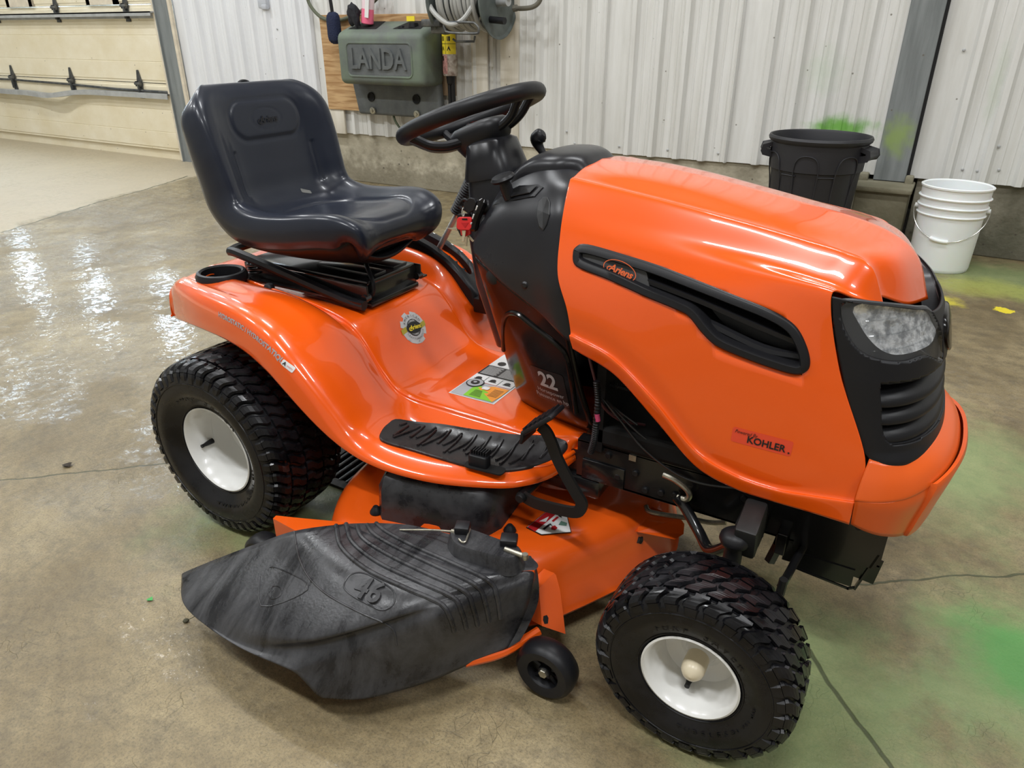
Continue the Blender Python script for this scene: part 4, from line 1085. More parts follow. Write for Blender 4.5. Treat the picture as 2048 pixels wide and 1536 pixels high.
# under dish of the wheel
cc = [SWC-SN*.075, SWC-SN*.095]
ct = MB()
base1 = [(0.5319,-0.0550,0.9710), (0.6288,-0.0550,0.9967)]
def oct_loop(c, rx, ry, R, n=24, p=3.0):
    o = []
    for k in range(n):
        q = 2*PI*k/n; cx_, sx_ = math.cos(q), math.sin(q)
        o.append(Vector(c)+R @ Vector((rx*math.copysign(abs(cx_)**(2/p), cx_), ry*math.copysign(abs(sx_)**(2/p), sx_), 0)))
    return o
def stack(name, loops, m, parent, ang=50, cap=True):
    n = len(loops[0]); V = [tuple(p) for l in loops for p in l]; F = []
    for a in range(len(loops)-1):
        for i in range(n): F.append((a*n+i, a*n+(i+1) % n, (a+1)*n+(i+1) % n, (a+1)*n+i))
    if cap: F.append(tuple(range(n))[::-1]); F.append(tuple((len(loops)-1)*n+i for i in range(n)))
    o = mesh(name, V, F, m, parent, True, ang)
    bm = bmesh.new(); bm.from_mesh(o.data); bmesh.ops.recalc_face_normals(bm, faces=bm.faces); bm.to_mesh(o.data); bm.free(); return o
R2 = Matrix.Rotation(-.22, 3, 'Y')
stack('column_collar', [oct_loop((.572, 0, 1.005), .030, .045, R2), oct_loop((.575, 0, .995), .048, .060, R2), oct_loop((.588, 0, .930), .064, .074, R2), oct_loop((.590, 0, .922), .064, .074, R2)], M_dash, mower)
stack('steering_column', [oct_loop((.590, 0, .925), .059, .068, R2), oct_loop((.60, 0, .88), .064, .076, R2), oct_loop((.612, 0, .80), .070, .095, R2), oct_loop((.64, 0, .70), .075, .11, R2), oct_loop((.68, 0, .55), .07, .09, R2)], M_dash, mower)
# ---- seat
prof = [(.265, .700), (.300, .720), (.322, .750), (.316, .783), (.278, .800), (.22, .800), (.13, .787), (.04, .780), (-.03, .788), (-.070, .822), (-.085, .880), (-.098, .950), (-.112, 1.02), (-.125, 1.062), (-.150, 1.090), (-.180, 1.085), (-.192, 1.06)]
hw = [.105, .140, .165, .182, .200, .216, .228, .232, .230, .228, .230, .234, .230, .206, .162, .125, .10]
vv = [0, .28, .52, .68, .80, .90, .97, 1.0, .99, .95]
hh = [0, 0, .003, .016, .028, .030, .018, -.008, -.035, -.055]
pr = cr(prof, 1); T = np.gradient(np.array(prof), axis=0); T /= np.linalg.norm(T, axis=1)[:, None]; NRM = np.stack([T[:, 1], -T[:, 0]], 1)   # outward (up / forward)
rows = []
for i, (x, z) in enumerate(prof):
    n = NRM[i]; bol = [.3, .4, .5, .6, .7, .8, .9, 1.0, 1.2, 1.4, 1.3, 1.1, .8, .35, .0, .0, .0][i]
    r = []
    for v, h in zip(vv, hh):
        hx = h*bol if h > 0 else h*(1, .9, .7, .45)[max(0, i-13)]*(.15, .30, .55, .8, 1)[min(4, i)]
        r.append((x+n[0]*hx, -hw[i]*v, z+n[1]*hx))
    rows.append(r)
rows = [[(p[0]-.022, p[1], p[2]+.005) for p in r] for r in rows]
SG = grid(rows, 9, 6)
full = np.concatenate([SG[:, ::-1], (SG*np.array([1, -1, 1]))[:, 1:]], 1)
# pressed panels in the backrest and a seam round the cushion
NU, NV = full.shape[:2]
def seat_disp(x, y, z, i):
    d = 0
    def rr(px_, py_, cx_, cy_, w_, h_, r_):
        qx, qy = abs(px_-cx_)-w_+r_, abs(py_-cy_)-h_+r_; return math.hypot(max(qx, 0), max(qy, 0))+min(max(qx, qy), 0)-r_
    if z > .83 and x < 0:
        e1 = rr(y*(1+.9*max(0, 1.00-z)), z, 0, 1.008, .118, .048, .045); e2 = rr(y, z, 0, .885, .135, .078, .03)
        d -= .0035*math.exp(-(e1/.006)**2); d += .0022*(1 if e1 < 0 else math.exp(-(e1/.004)**2))
        d -= .0025*math.exp(-(e2/.006)**2) if e2 > -.02 and z < .94 else 0
        e3 = abs(math.hypot(y/.050, (z-1.008)/.027)-1)*.03; d -= .0012*math.exp(-(e3/.0016)**2)
    if z < .83 and x > -.05:
        e = rr(x, y, .13, 0, .155, .130, .10); d -= .0045*math.exp(-(e/.007)**2)
        if e < 0: d -= .002*min(1, -e/.03)
    return d
N3 = np.zeros_like(full); du = np.gradient(full, axis=0); dv = np.gradient(full, axis=1); N3 = np.cross(du, dv); N3 /= np.linalg.norm(N3, axis=2)[..., None]+1e-12
mid = N3[NU//2, NV//2]
if mid[2]+mid[0] < 0: N3 = -N3
def densify(A, k):
    A = np.array([cr(r, k) for r in A]); return np.array([cr(A[:, j], k) for j in range(A.shape[1])]).transpose(1, 0, 2)
fine = densify(full, 2); du = np.gradient(fine, axis=0); dv = np.gradient(fine, axis=1); N4 = np.cross(du, dv); N4 /= np.linalg.norm(N4, axis=2)[..., None]+1e-12
if N4[fine.shape[0]//2, fine.shape[1]//2][2] < 0: N4 = -N4
for i in range(fine.shape[0]):
    for j in range(fine.shape[1]):
        p = fine[i, j]; dd = seat_disp(p[0], p[1], p[2], i)
        if dd: fine[i, j] = p+N4[i, j]*dd
seat = surf('seat', fine, M_vinyl, mower, ang=180, dense=True)
Vs, Fs = grid_vf(fine); sb = BVHTree.FromPolygons([Vector(v) for v in Vs], Fs)
o_ = Vector((-.098, 0, 1.006)); h = sb.ray_cast(Vector((.3, 0, 1.006)), Vector((-1, 0, 0)))[0]
dc = Decal(frame_M(h, (0, 1, 0), z=(1, 0, .15)), sb, .0008); script_logo(dc, .030, 0, .004); dc.build('embossed_logo', mat('vinyl_dark', (.006, .006, .009), .3), seat)
# grey tape patch and creases on the cushion
h = on(sb, 612, 383, .001)
dcl = Decal(frame_M(h, (.3, .9, 0), z=(0, 0, 1)), sb, .0012); dcl.poly(rrect(.030, .009, .003), 0, 0, .01); dcl.build('tape_patch', mat('tape', (.16, .16, .15), .6), seat)
# lower shell of the seat
rows2 = []
UC = [(.255, .690), (.275, .690), (.285, .685), (.275, .675), (.25, .668), (.20, .662), (.12, .66), (.03, .665), (-.05, .68), (-.12, .72), (-.155, .80), (-.17, .88), (-.18, .96), (-.188, 1.02), (-.192, 1.045), (-.193, 1.05), (-.192, 1.055)]
UC = [(a-.022, b+.005) for a, b in UC]
for i, r in enumerate(rows):
    E_ = np.array(r[-1]); U_ = np.array([UC[i][0], 0, UC[i][1]]); o = []
    q_ = np.array(r[-2]); o.append(tuple(E_*.97+U_*.03+np.array([0, 0, .004])))
    for k in (.04, .16, .36, .62, .82, 1.0):
        e_ = math.sin(k*PI/2)**.75; o.append((E_[0]+(U_[0]-E_[0])*e_, E_[1]*(1-k)*1.0, E_[2]+(U_[2]-E_[2])*e_))
    rows2.append(o)
fan = []
for j in range(0, 9):
    E_ = np.array(rows[0][j]); U_ = np.array([UC[0][0], 0, UC[0][1]]); o = [tuple(E_+np.array([0, 0, .003]))]
    for k in (.04, .16, .36, .62, .82, 1.0):
        e_ = math.sin(k*PI/2)**.75; o.append((E_[0]+(U_[0]-E_[0])*e_, E_[1]*(1-k), E_[2]+(U_[2]-E_[2])*e_))
    fan.append(o)
rows2 = fan+rows2
shell = surf('seat_shell', rows2, M_black, seat, 6, 4, mirror=True, ang=60)
MB().tube([(-.19, -.02, 1.07), (-.195, -.015, 1.095), (-.195, .015, 1.095), (-.19, .02, 1.07)], .004, 8, sm=4).build('back_loop', M_black, seat)
# seat pan bracket, springs, lead
br = MB()
br.box((.045, 0, .640), (.43, .20, .012), bev=.004)
for s in (-1, 1):
    br.box((.05, s*.112, .618), (.44, .006, .042), bev=.002); br.box((.05, s*.125, .600), (.44, .03, .005))
    br.tube([(.262, s*.120, .606), (.262, s*.100, .606)], .010, 10)
br.box((.15, -.035, .648), (.20, .05, .010), bev=.003); br.box((.15, .05, .648), (.20, .06, .010), bev=.003)
br.box((.25, 0, .61), (.012, .22, .05), bev=.003)
br.box((.16, .0, .585), (.22, .20, .015), bev=.003)
br.build('seat_bracket', M_pblack, mower)
MB().tube([(-.20, -.13, .668), (-.16, -.135, .668), (.0, -.135, .640), (.20, -.13, .600), (.27, -.128, .592)], .013, 8, sm=4).build('seat_rail', M_black, mower)
MB().tube([(-.20, -.13, .668), (-.215, -.08, .668), (-.215, .08, .668), (-.20, .13, .668), (-.0, .135, .64)], .013, 8, sm=4).build('seat_rail', M_black, mower)
for s in (-1, 1):
    MB().tube([(-.135+.022*math.cos(t), s*.105+.022*math.sin(t), .604+.050*t/(2*PI*4)) for t in np.linspace(0, 2*PI*4, 80)], .0032, 6).build('seat_spring', M_bolt, mower)
    MB().lathe([(0, .012), (.010, .010), (.014, .004), (.015, 0)], (-.02, s*.17, .604), n=14).build('plug', M_black, mower)
MB().tube([(.20, -.03, .665), (.235, -.06, .655), (.262, -.08, .64), (.262, -.085, .61), (.235, -.09, .60), (.20, -.09, .606)], .006, 8, sm=5).build('seat_lead', M_black, mower)
# ---- prints on the pan
# HYDROSTATIC lettering along the skirt
skp = [(437, 628), (470, 646), (503, 668), (535, 694), (560, 718), (573, 732)]
P = [on(pb, *p) for p in skp]; P = np.array([tuple(p) for p in P if p is not None]); PC = cr(P, 10)
dd = np.r_[0, np.cumsum(np.linalg.norm(np.diff(PC, axis=0), axis=1))]
V, F = text_vf('HYDROSTATIC / HYDROSTATIQUE', .0158, bold=.032, align='LEFT'); wx = max(v.x for v in V); sxx = dd[-1]/wx
out = []
for v in V:
    s_ = min(max(v.x*sxx, 0), dd[-1]*.9999); i = np.searchsorted(dd, s_)-1; i = max(i, 0); t = (s_-dd[i])/(dd[i+1]-dd[i])
    p = Vector(PC[i]*(1-t)+PC[i+1]*t); tg = Vector(PC[min(i+2, len(PC)-1)]-PC[max(i-1, 0)]).normalized()
    up = Vector((0, -1, 0)).cross(tg); up = up if up.z > 0 else -up
    q = p+up.normalized()*v.y
    h = pb.ray_cast(Vector((q.x, -1, q.z)), Vector((0, 1, 0)))[0]
    out.append((h if h is not None else q)+Vector((0, -.0012, 0)))
mesh('drive_lettering', out, F, M_pgrey, pan, False)
Mk, wk, hk = sticker_frame(pb, (566, 716), (592, 735), (562, 728)); hk = .014; wk = .034
dk = Decal(Mk, pb, .0016, .03); dk.poly(rrect(wk, hk, .003), 0, 0, .008); dk.text('A', .012, -.009, 0, 1, 1, bold=.03); dk.text('SAFETY', .0045, .006, 0, 2, 1); dk.build('caution_sticker', [M_pwhite, M_pblk, M_pred], pan)
# gear shaped badge sticker on the front of the seat deck
a, n_ = hit_cam(pb, 827, 655)
if n_.dot(CAMP-a) < 0: n_ = -n_
l_, r_ = on(pb, 800, 664), on(pb, 853, 648)
Mg = frame_M(a, (r_-l_), z=tuple(n_)); S_ = .046
dg = Decal(Mg, pb, .0008, .05)
gp_ = []
for k in range(8):
    for (da, rr__) in ((-.26, .82), (-.20, 1.0), (.20, 1.0), (.26, .82)):
        q = 2*PI*(k+.5)/8+da; gp_.append((rr__*S_*math.cos(q), rr__*S_*math.sin(q)))
dg.poly(gp_, 0, 0, .006); dg.poly(disc_poly(S_*.50), 1, 1, .006); ring_put(dg, S_*.51, S_*.51, .002, 2, 2)
dg.poly([(-S_*1.05, -.012), (-S_*.6, -.006), (-S_*.6, .008), (-S_*1.05, .002)], 3, 1, 0); dg.poly([(S_*1.05, .012), (S_*.6, .006), (S_*.6, -.008), (S_*1.05, -.002)], 3, 1, 0)
dg.poly(disc_poly(S_*.62, 28, sy=.55), 2, 3, .006); script_logo(dg, S_*.46, 4, S_*.06, 0, 5)
def arc_text(dg, body, size, R_, a0, a1, mi, layer, inward=False):
    for i, ch in enumerate(body):
        q = a0+(a1-a0)*i/(len(body)-1)
        dg.text(ch, size, R_*math.cos(q), R_*math.sin(q), mi, layer, rot=q-PI/2 if not inward else q+PI/2)
arc_text(dg, 'AMERICAN', S_*.22, S_*.70, D(150), D(30), 2, 3); arc_text(dg, 'CRAFTSMANSHIP', S_*.17, S_*.70, D(205), D(335), 2, 3, True)
dg.text('SINCE', S_*.14, 0, S_*.40, 4+1, 3); dg.text('1933', S_*.14, 0, -S_*.42, 5, 3)
dg.build('gear_sticker', [mat('sticker_silver', (.60, .60, .62), .3, .3), mat('sticker_grey', (.25, .25, .26), .35), M_pblk, mat('ribbon_yellow', (.42, .36, .04), .4), M_pyellow, M_pwhite], pan)
# safety decal on the floor of the pan (x = forward, y = left)
dx0, dx1, dy0, dy1 = .507, .640, -.112, .20
df = Decal(frame_M((dx0, dy0, .40), (0, 1, 0), z=(0, 0, 1)), pb, .0008, .05)   # u = left, v = -forward
Wd, Hd = dy1-dy0, dx1-dx0
def rect(u0, v0, u1, v1): return [(u0, -v0), (u1, -v0), (u1, -v1), (u0, -v1)]
df.poly(rect(0, 0, Wd, Hd), 0, 0, .03)
df.poly(rect(.003, .003, .085, .128), 1, 1, .03); 
df.poly([(.006, -.040), (.006, -.124), (.045, -.090), (.075, -.045), (.050, -.038)], 2, 2, .03)   # green field
df.poly([(.006, -.124), (.040, -.128), (.083, -.128), (.083, -.085), (.060, -.050)], 3, 2, .03)
for k in range(3): df.poly(rect(.090, .004+k*.043, .128, .042+k*.043), 0, 2, 0); df.poly(disc_poly(.009, 8, .108, -.022-k*.043), 4, 3, 0); df.poly(rect(.100, .012+k*.043, .104, .034+k*.043), 4, 3, 0)
df.poly(disc_poly(.024, 26, .078, -.030), 4, 3, 0); df.poly(disc_poly(.021, 26, .078, -.030), 1, 4, 0); df.poly(disc_poly(.012, 20, .078, -.030), 4, 5, 0); df.poly(disc_poly(.005, 12, .078, -.030), 1, 6, 0)
df.poly(rect(.088, .003, .0892, .128), 5, 2, 0)
df.poly(rect(.132, .002, .190, .130), 4, 2, .03)
for k in range(12): df.poly(rect(.136+k*.0042, .008, .1375+k*.0042, .055 if k % 3 else .050), 0, 3, 0); df.poly(rect(.136+k*.0042, .062, .1375+k*.0042, .120 if k % 4 else .110), 0, 3, 0)
for k in range(7): df.poly(rect(.013+k*.005, .052, .0145+k*.005, .085-k*.002), 4, 3, 0); df.poly(rect(.030+k*.006, .095, .0315+k*.006, .122), 4, 3, 0)
df.poly(rect(.194, .004, .26, .128), 0, 1, .03); df.poly(disc_poly(.012, 10, .212, -.03), 4, 3, 0); df.poly(disc_poly(.012, 10, .212, -.08), 4, 3, 0)
df.poly(rrect(.016, .020, .004, 3, .062, -.072), 0, 4, 0)
df.build('safety_decal', [M_pwhite, mat('decal_grey', (.40, .41, .43), .35), M_pgreen, M_porange, M_pblk, M_pred], pan)

# ---- wheels
def make_wheel(name, c, R_, half, rimr, seat_off, lugs, depth, side, front, ry=0):
    """axis along y; side=-1 right of the machine"""
    root = empty(name); root.parent = mower
    k = R_/.19
    sh = R_-.010*k
    body = [(rimr+.002, seat_off-.012), (rimr+.004, seat_off+.002), (rimr+.012, seat_off+.008), (rimr+(R_-rimr)*.35, half*.98), (rimr+(R_-rimr)*.50, half), (rimr+(R_-rimr)*.68, half*.965), (R_-.020*k, half*.86), (R_-.012*k, half*.70), (R_-.008*k, half*.40), (R_-.007*k, 0)]
    body = [tuple(p) for p in cr([(p[0], p[1]) for p in body], 3)]
    full_ = body+[(r, -h) for r, h in body[::-1][1:]]
    def place(V):
        out = []
        for v in V:
            v = Vector(v); 
            if ry: v = Matrix.Rotation(ry, 3, 'Z') @ v
            out.append(v+Vector(c))
        return out
    mb = MB().lathe([(r, side*h) for r, h in full_], n=96, axis='y')
    # raised rings on the side wall
    mb.V = place(mb.V); ty = mb.build('tyre', M_rubber, root)
    # tread: profile by arc position s (-1..1 over the crown, beyond = shoulder down the wall)
    pts = np.array([(-half*1.0, rimr+(R_-rimr)*.58), (-half*.97, R_-.022*k), (-half*.88, R_-.010*k), (-half*.74, R_-.0035*k), (-half*.40, R_-.0005), (0, R_), (half*.40, R_-.0005), (half*.74, R_-.0035*k), (half*.88, R_-.010*k), (half*.97, R_-.022*k), (half*1.0, rimr+(R_-rimr)*.58)])
    pc = cr(pts, 6); dd = np.r_[0, np.cumsum(np.linalg.norm(np.diff(pc, axis=0), axis=1))]; dd = dd/dd[-1]*2-1
    def tp(s): return np.interp(s, dd, pc[:, 0]), np.interp(s, dd, pc[:, 1])
    def tn(s):
        a, b2 = tp(s-.01), tp(s+.01); t = np.array([b2[0]-a[0], b2[1]-a[1]]); t /= np.linalg.norm(t); return -t[1]*-1*-1 if False else (-t[1], t[0])
    TB = MB()
    def block(th0, th1, s0, s1, zig, ns, d, inset=0):
        Vt = []; Vb = []
        for i in range(ns+1):
            s = s0+(s1-s0)*i/ns; y, r = tp(s); n = tn(s)
            for (th, sg) in ((th0, 1), (th1, -1)):
                q = th+zig(s)
                yt, rt = y+n[0]*0, r+n[1]*0
                yb, rb_ = y-n[0]*d, r-n[1]*d
                tap = .0035*k/r
                Vt.append((math.cos(q+sg*tap)*rt, side*yt, math.sin(q+sg*tap)*rt)); Vb.append((math.cos(q)*rb_, side*yb, math.sin(q)*rb_))
        V = Vt+Vb; m_ = 2*(ns+1); F = []
        for i in range(ns):
            a = 2*i; F.append((a, a+1, a+3, a+2)); F.append((a, a+2, m_+a+2, m_+a)); F.append((a+1, m_+a+1, m_+a+3, a+3))
        F.append((0, m_, m_+1, 1)); F.append((2*ns, 2*ns+1, m_+2*ns+1, m_+2*ns))
        TB.add(V, F)
    st_ = 2*PI/lugs
    for i in range(lugs):
        t = i*st_
        z1 = lambda s: st_*(.28 if s > 0 else -.28)*(1 if abs(s) > .07 else abs(s)/.07)
        block(t, t+st_*.78, -.165, .165, lambda s: st_*.30*np.clip(s/.07, -1, 1), 6, depth)
        for sg in (-1, 1):
            a, b2 = (.20, .47)
            za = lambda s, sg=sg: sg*st_*(.28*np.clip((abs(s)-.335)/.07, -1, 1))+st_*.25
            block(t+st_*.1, t+st_*.88, sg*a, sg*b2, za, 6, depth)
            zb = lambda s, sg=sg: sg*st_*(.22*np.clip((abs(s)-.64)/.07, -1, 1))
            block(t+st_*.3*sg, t+st_*.3*sg+st_*.80, sg*.51, sg*.79, zb, 5, depth)
            block(t+st_*(.45 if sg > 0 else -.15), t+st_*(.45 if sg > 0 else -.15)+st_*.80, sg*.80, sg*(.965 if i % 2 else .925), lambda s: 0, 3, depth*.8)
    TB.V = place(TB.V); tr = TB.build('tread', M_rubber, ty, False); tag(tr, kind='stuff', label='moulded turf tread blocks')
    # ring on the wall + lettering
    rg = MB()
    for rr_ in (rimr+.010, rimr+(R_-rimr)*.60):
        y_ = np.interp(rr_, [p[0] for p in body[:18]], [p[1] for p in body[:18]])
        rg.lathe([(rr_-.0018, side*(y_-.001)), (rr_-.0008, side*(y_+.0016)), (rr_+.0008, side*(y_+.0016)), (rr_+.0018, side*(y_-.001))], n=96, axis='y')
    rg.V = place(rg.V); rg.build('wall_ring', M_rubber, ty)
    if side < 0:
        L = []
        tot = MB()
        rm = rimr+(R_-rimr)*.30; ym = float(np.interp(rm, [p[0] for p in body[:18]], [p[1] for p in body[:18]]))+.0012
        for (txt, sz_, q0, dq) in (('TURF SAVER', .017*k, D(125), -D(9)), ('TUBELESS', .013*k, D(268), D(7.5)), ('22 PSI MAX', .008*k, D(322), D(4.2))):
            for i, ch in enumerate(txt):
                if ch == ' ': continue
                V, F = text_vf(ch, sz_, bold=.01, ext=.0005); q = q0+dq*i; sg = -1 if dq > 0 else 1
                out = []
                for v in V:
                    X, Y = v.x*1.2, v.y
                    # local frame on the wall: radial dir e_r, tangential e_t
                    er = Vector((math.cos(q), 0, math.sin(q))); et = Vector((math.sin(q), 0, -math.cos(q)))
                    p = er*(rm+Y*sg)+et*(X*sg); out.append((p.x, -ym-v.z, p.z))
                tot.add(out, F)
        tot.V = place(tot.V); o = tot.build('wall_lettering', M_rubber, ty, False); tag(o, kind='stuff')
    # rim
    dish = .070 if front else .095
    so = seat_off
    if front: rp = [(rimr+.0035, so+.004), (rimr+.0045, so+.0075), (rimr+.001, so+.009), (rimr-.004, so+.004), (rimr-.007, so-.008), (rimr-.012, so-.018), (rimr-.017, so-.040), (rimr-.020, so-.062), (rimr-.030, so-.070), (.040, so-.074), (.030, so-.070), (.024, so-.056), (.019, so-.045), (.019, so-.040), (.0, so-.040)]
    else: rp = [(rimr+.0035, so+.004), (rimr+.0045, so+.0075), (rimr+.001, so+.009), (rimr-.004, so+.004), (rimr-.008, so-.012), (rimr-.014, so-.022), (rimr-.018, so-.050), (rimr-.021, so-.085), (rimr-.030, so-.105), (.055, so-.112), (.045, so-.104), (.020, so-.102), (0, so-.100)]
    rim = MB().lathe([(r, side*h) for r, h in rp], n=72, axis='y')
    rim.lathe([(rimr-.019, side*(so-.06)), (rimr-.015, side*(-so-.004)), (rimr+.004, side*(-so-.006)), (rimr+.004, side*(-so-.002))], n=72, axis='y')
    rim.V = place(rim.V); rm_ = rim.build('rim', M_white, root)
    if side < 0:
        if front:
            cp = MB().lathe([(.021, side*(so-.048)), (.0215, side*(so-.020)), (.020, side*(so-.010)), (.015, side*(so-.002)), (.008, side*(so+.003)), (0, side*(so+.005))], n=28, axis='y'); cp.V = place(cp.V)
            cp.build('hub_cap', mat('cream_plastic', (.68, .60, .44), .3), root)
            vq, vr = D(262), rimr-.030
        else:
            cp = MB().lathe([(.024, side*(so-.105)), (.024, side*(so-.085)), (.020, side*(so-.078)), (0, side*(so-.076))], n=28, axis='y'); cp.V = place(cp.V)
            cp.build('hub_cap', mat('hub_grey', (.45, .45, .42), .4), root)
            vq, vr = D(196), rimr-.024
        vp = Vector((math.cos(vq)*vr, side*(so-(.060 if front else .050)), math.sin(vq)*vr))
        vs_ = MB().tube([vp, vp+Vector((0, side*.018, 0)), vp+Vector((0, side*.028, 0)), vp+Vector((0, side*.036, 0))], [.0075, .006, .0045, .005], 12)
        vs_.V = place(vs_.V); vs_.build('valve_stem', M_black, root)
    return root
make_wheel('rear_wheel', (0, -.339, .247), .2475, .124, .1155, .092, 46, .0055, -1, False)
make_wheel('rear_wheel', (0, .339, .247), .2475, .124, .1155, .092, 46, .0075, 1, False)
STEER = D(0)
make_wheel('front_wheel', (1.267, -.417, .185), .1865, .077, .0855, .058, 30, .0058, -1, True)
make_wheel('front_wheel', (1.267, .417, .185), .1865, .077, .0855, .058, 30, .0058, 1, True)
# ---- frame rails, front axle, steering links
fr = MB()
for s in (-1, 1):
    fr.box((1.205, s*.16, .355), (.63, .006, .095)); fr.box((1.205, s*.148, .402), (.63, .03, .005)); fr.box((1.205, s*.148, .309), (.63, .03, .005)); fr.box((.44, s*.15, .335), (.90, .006, .06))
fr.box((1.515, 0, .365), (.006, .32, .08)); fr.box((.2, 0, .36), (.3, .28, .14), bev=.02); fr.box((1.44, -.163, .352), (.15, .006, .10))
frame = fr.build('frame', M_pblack, mower, False)
for i, (x, z) in enumerate(((.965, .385), (.99, .338), (1.03, .36), (1.055, .325), (1.09, .33), (1.12, .335), (1.47, .385), (1.26, .375))):
    MB().lathe([(0, .006), (.006, .006), (.007, .0045), (.007, .0), (.010, 0), (.010, -.001)], (x, -.1635, z), n=10, R=Matrix.Rotation(PI/2, 3, 'X')).build('frame_bolt', M_bolt, frame)
MB().box((1.02, -.1645, .395), (.016, .003, .014)).build('frame_slot', M_zinc, frame)
MB().box((.955, -.166, .335), (.10, .004, .05), bev=.001).build('frame_plate', M_pblack, frame)
M_axle = mat('axle_black', (.012, .012, .012), .5, bump=(150, .3, .0006))
ax = MB()
ax.box((1.285, 0, .335), (.05, .46, .05), bev=.006)
for s in (-1, 1):
    ax.tube([(1.285, s*.22, .34), (1.285, s*.30, .365), (1.285, s*.315, .37)], [.030, .026, .026], 4)
    ax.box((1.297, s*.285, .395), (.040, .085, .07), Matrix.Rotation(s*-.25, 3, 'X'), bev=.006)
    ax.tube([(1.279, s*.315, .20), (1.279, s*.315, .385)], .017, 16)
    ax.tube([(1.272, s*.315, .187), (1.267, s*.40, .187)], .012, 12)
    ax.box((1.33, s*.30, .27), (.09, .02, .04), Matrix.Rotation(.5, 3, 'Y'), bev=.004)
    ax.tube([(1.37, s*.30, .27), (1.372, s*.302, .32)], .008, 8)
axle = ax.build('front_axle', M_axle, mower)
for s in (-1, 1):
    MB().lathe([(.018, -.01), (.026, -.004), (.029, .004), (.027, .012), (.020, .019), (.010, .023), (0, .024)], (1.279, s*.315, .380), n=28).build('kingpin_cap', M_black, axle)
MB().tube([(1.37, -.30, .30), (1.40, 0, .30), (1.37, .30, .30)], .008, 10).build('tie_rod', M_pblack, axle)
MB().tube([(1.128, -.183, .345), (1.15, -.185, .325), (1.19, -.21, .295), (1.225, -.25, .29), (1.265, -.29, .345), (1.278, -.31, .372)], .0115, 12, sm=6).build('drag_link', M_pblack, mower)
MB().tube([(1.095, -.178, .385), (1.12, -.182, .383), (1.145, -.184, .372), (1.155, -.184, .358), (1.148, -.184, .345), (1.13, -.184, .345)], .0065, 10, sm=6).build('link_clip', M_zinc, mower)
# muffler guard plates in front
gd_ = MB()
gd_.box((1.43, -.155, .315), (.13, .004, .10)); gd_.box((1.425, -.10, .262), (.20, .004, .06), Matrix.Rotation(.12, 3, 'Y'))
gd_.box((1.365, -.158, .285), (.03, .006, .06), bev=.001); gd_.box((1.345, -.165, .31), (.02, .05, .05), bev=.002)
for (a, b2) in ((( 1.362, -.16, .300), (1.372, -.16, .246)), ((1.372, -.16, .246), (1.478, -.16, .236)), ((1.478, -.16, .236), (1.49, -.16, .244)), ((1.49, -.16, .244), (1.513, -.16, .335)), ((1.513, -.16, .335), (1.50, -.16, .36))):
    A, B = Vector(a), Vector(b2); d = B-A; gd_.box(tuple((A+B)/2), (d.length+.004, .012 if d.z > .03 else .004, .004), Matrix.Rotation(-math.atan2(d.z, d.x), 3, 'Y'))
gd_.box((1.43, -.158, .262), (.105, .004, .040)); gd_.box((1.40, -.05, .33), (.12, .10, .10), bev=.01)
gd_.tube([(1.34, -.175, .30), (1.33, -.175, .255)], .012, 6)
gd_.build('front_bracket', M_pblack, mower, False)
MB().tube([(1.38, -.02, .315), (1.47, .12, .30)], .035, 20).build('muffler', mat('muffler_steel', (.22, .21, .20), .5, .6), mower)
# ---- engine and cables seen through the hood opening
eng = empty('engine'); eng.parent = mower
M_alu = mat('engine_alloy', (.10, .095, .09), .5, .5, noise=(25, .2, (.05, .048, .045)))
eb = MB().box((1.20, 0, .56), (.30, .28, .22), bev=.03).box((1.10, -.05, .50), (.06, .12, .16), bev=.01).box((1.07, -.09, .58), (.05, .05, .03), bev=.006).box((1.09, -.10, .54), (.04, .04, .08), bev=.006)
eb.lathe([(0, .0), (.12, .0), (.12, .08), (.10, .10), (0, .10)], (1.22, 0, .67), n=32)
eb.build('block', M_alu, eng)
MB().box((1.10, -.02, .43), (.34, .30, .05), bev=.01).box((.94, 0, .52), (.02, .34, .26)).build('firewall', M_dark, eng, False)
MB().box((1.045, -.135, .61), (.03, .02, .022), bev=.003).box((1.02, -.135, .575), (.045, .016, .018), bev=.003).box((1.05, -.13, .54), (.02, .02, .02), bev=.003).build('connector', mat('connector_grey', (.20, .20, .17), .4), eng)
def corr(path, r, n=14, sm=8):
    P = cr(path, sm*4); return P, [r*(1.0 if (i//2) % 2 else .82) for i in range(len(P))]
P, R_ = corr([(0.9415,-0.2000,0.5740), (0.9472,-0.2000,0.5318), (0.9460,-0.2000,0.4724), (0.9414,-0.1950,0.4320), (0.9308,-0.1850,0.3922)], .0075); MB().tube(P, R_, 10).build('wiring_loom', M_black, eng)
P, R_ = corr([(0.9313,-0.1700,0.5590), (0.9535,-0.1400,0.5424), (0.9917,-0.1300,0.5358)], .006); MB().tube(P, R_, 10).build('wiring_loom', M_black, eng)
MB().tube([(0.9481,-0.2030,0.5006), (0.9512,-0.2030,0.4849)], .0055, 10).build('wire_tag', mat('magenta_tape', (.55, .06, .15), .4), eng)
MB().tube([(0.9179,-0.1900,0.6175), (0.9339,-0.1900,0.5703), (0.9498,-0.1800,0.5117), (0.9834,-0.1600,0.4756), (1.0292,-0.1300,0.4617)], .0030, 8, sm=8).build('wire', mat('wire_brown', (.10, .03, .035), .35), eng)
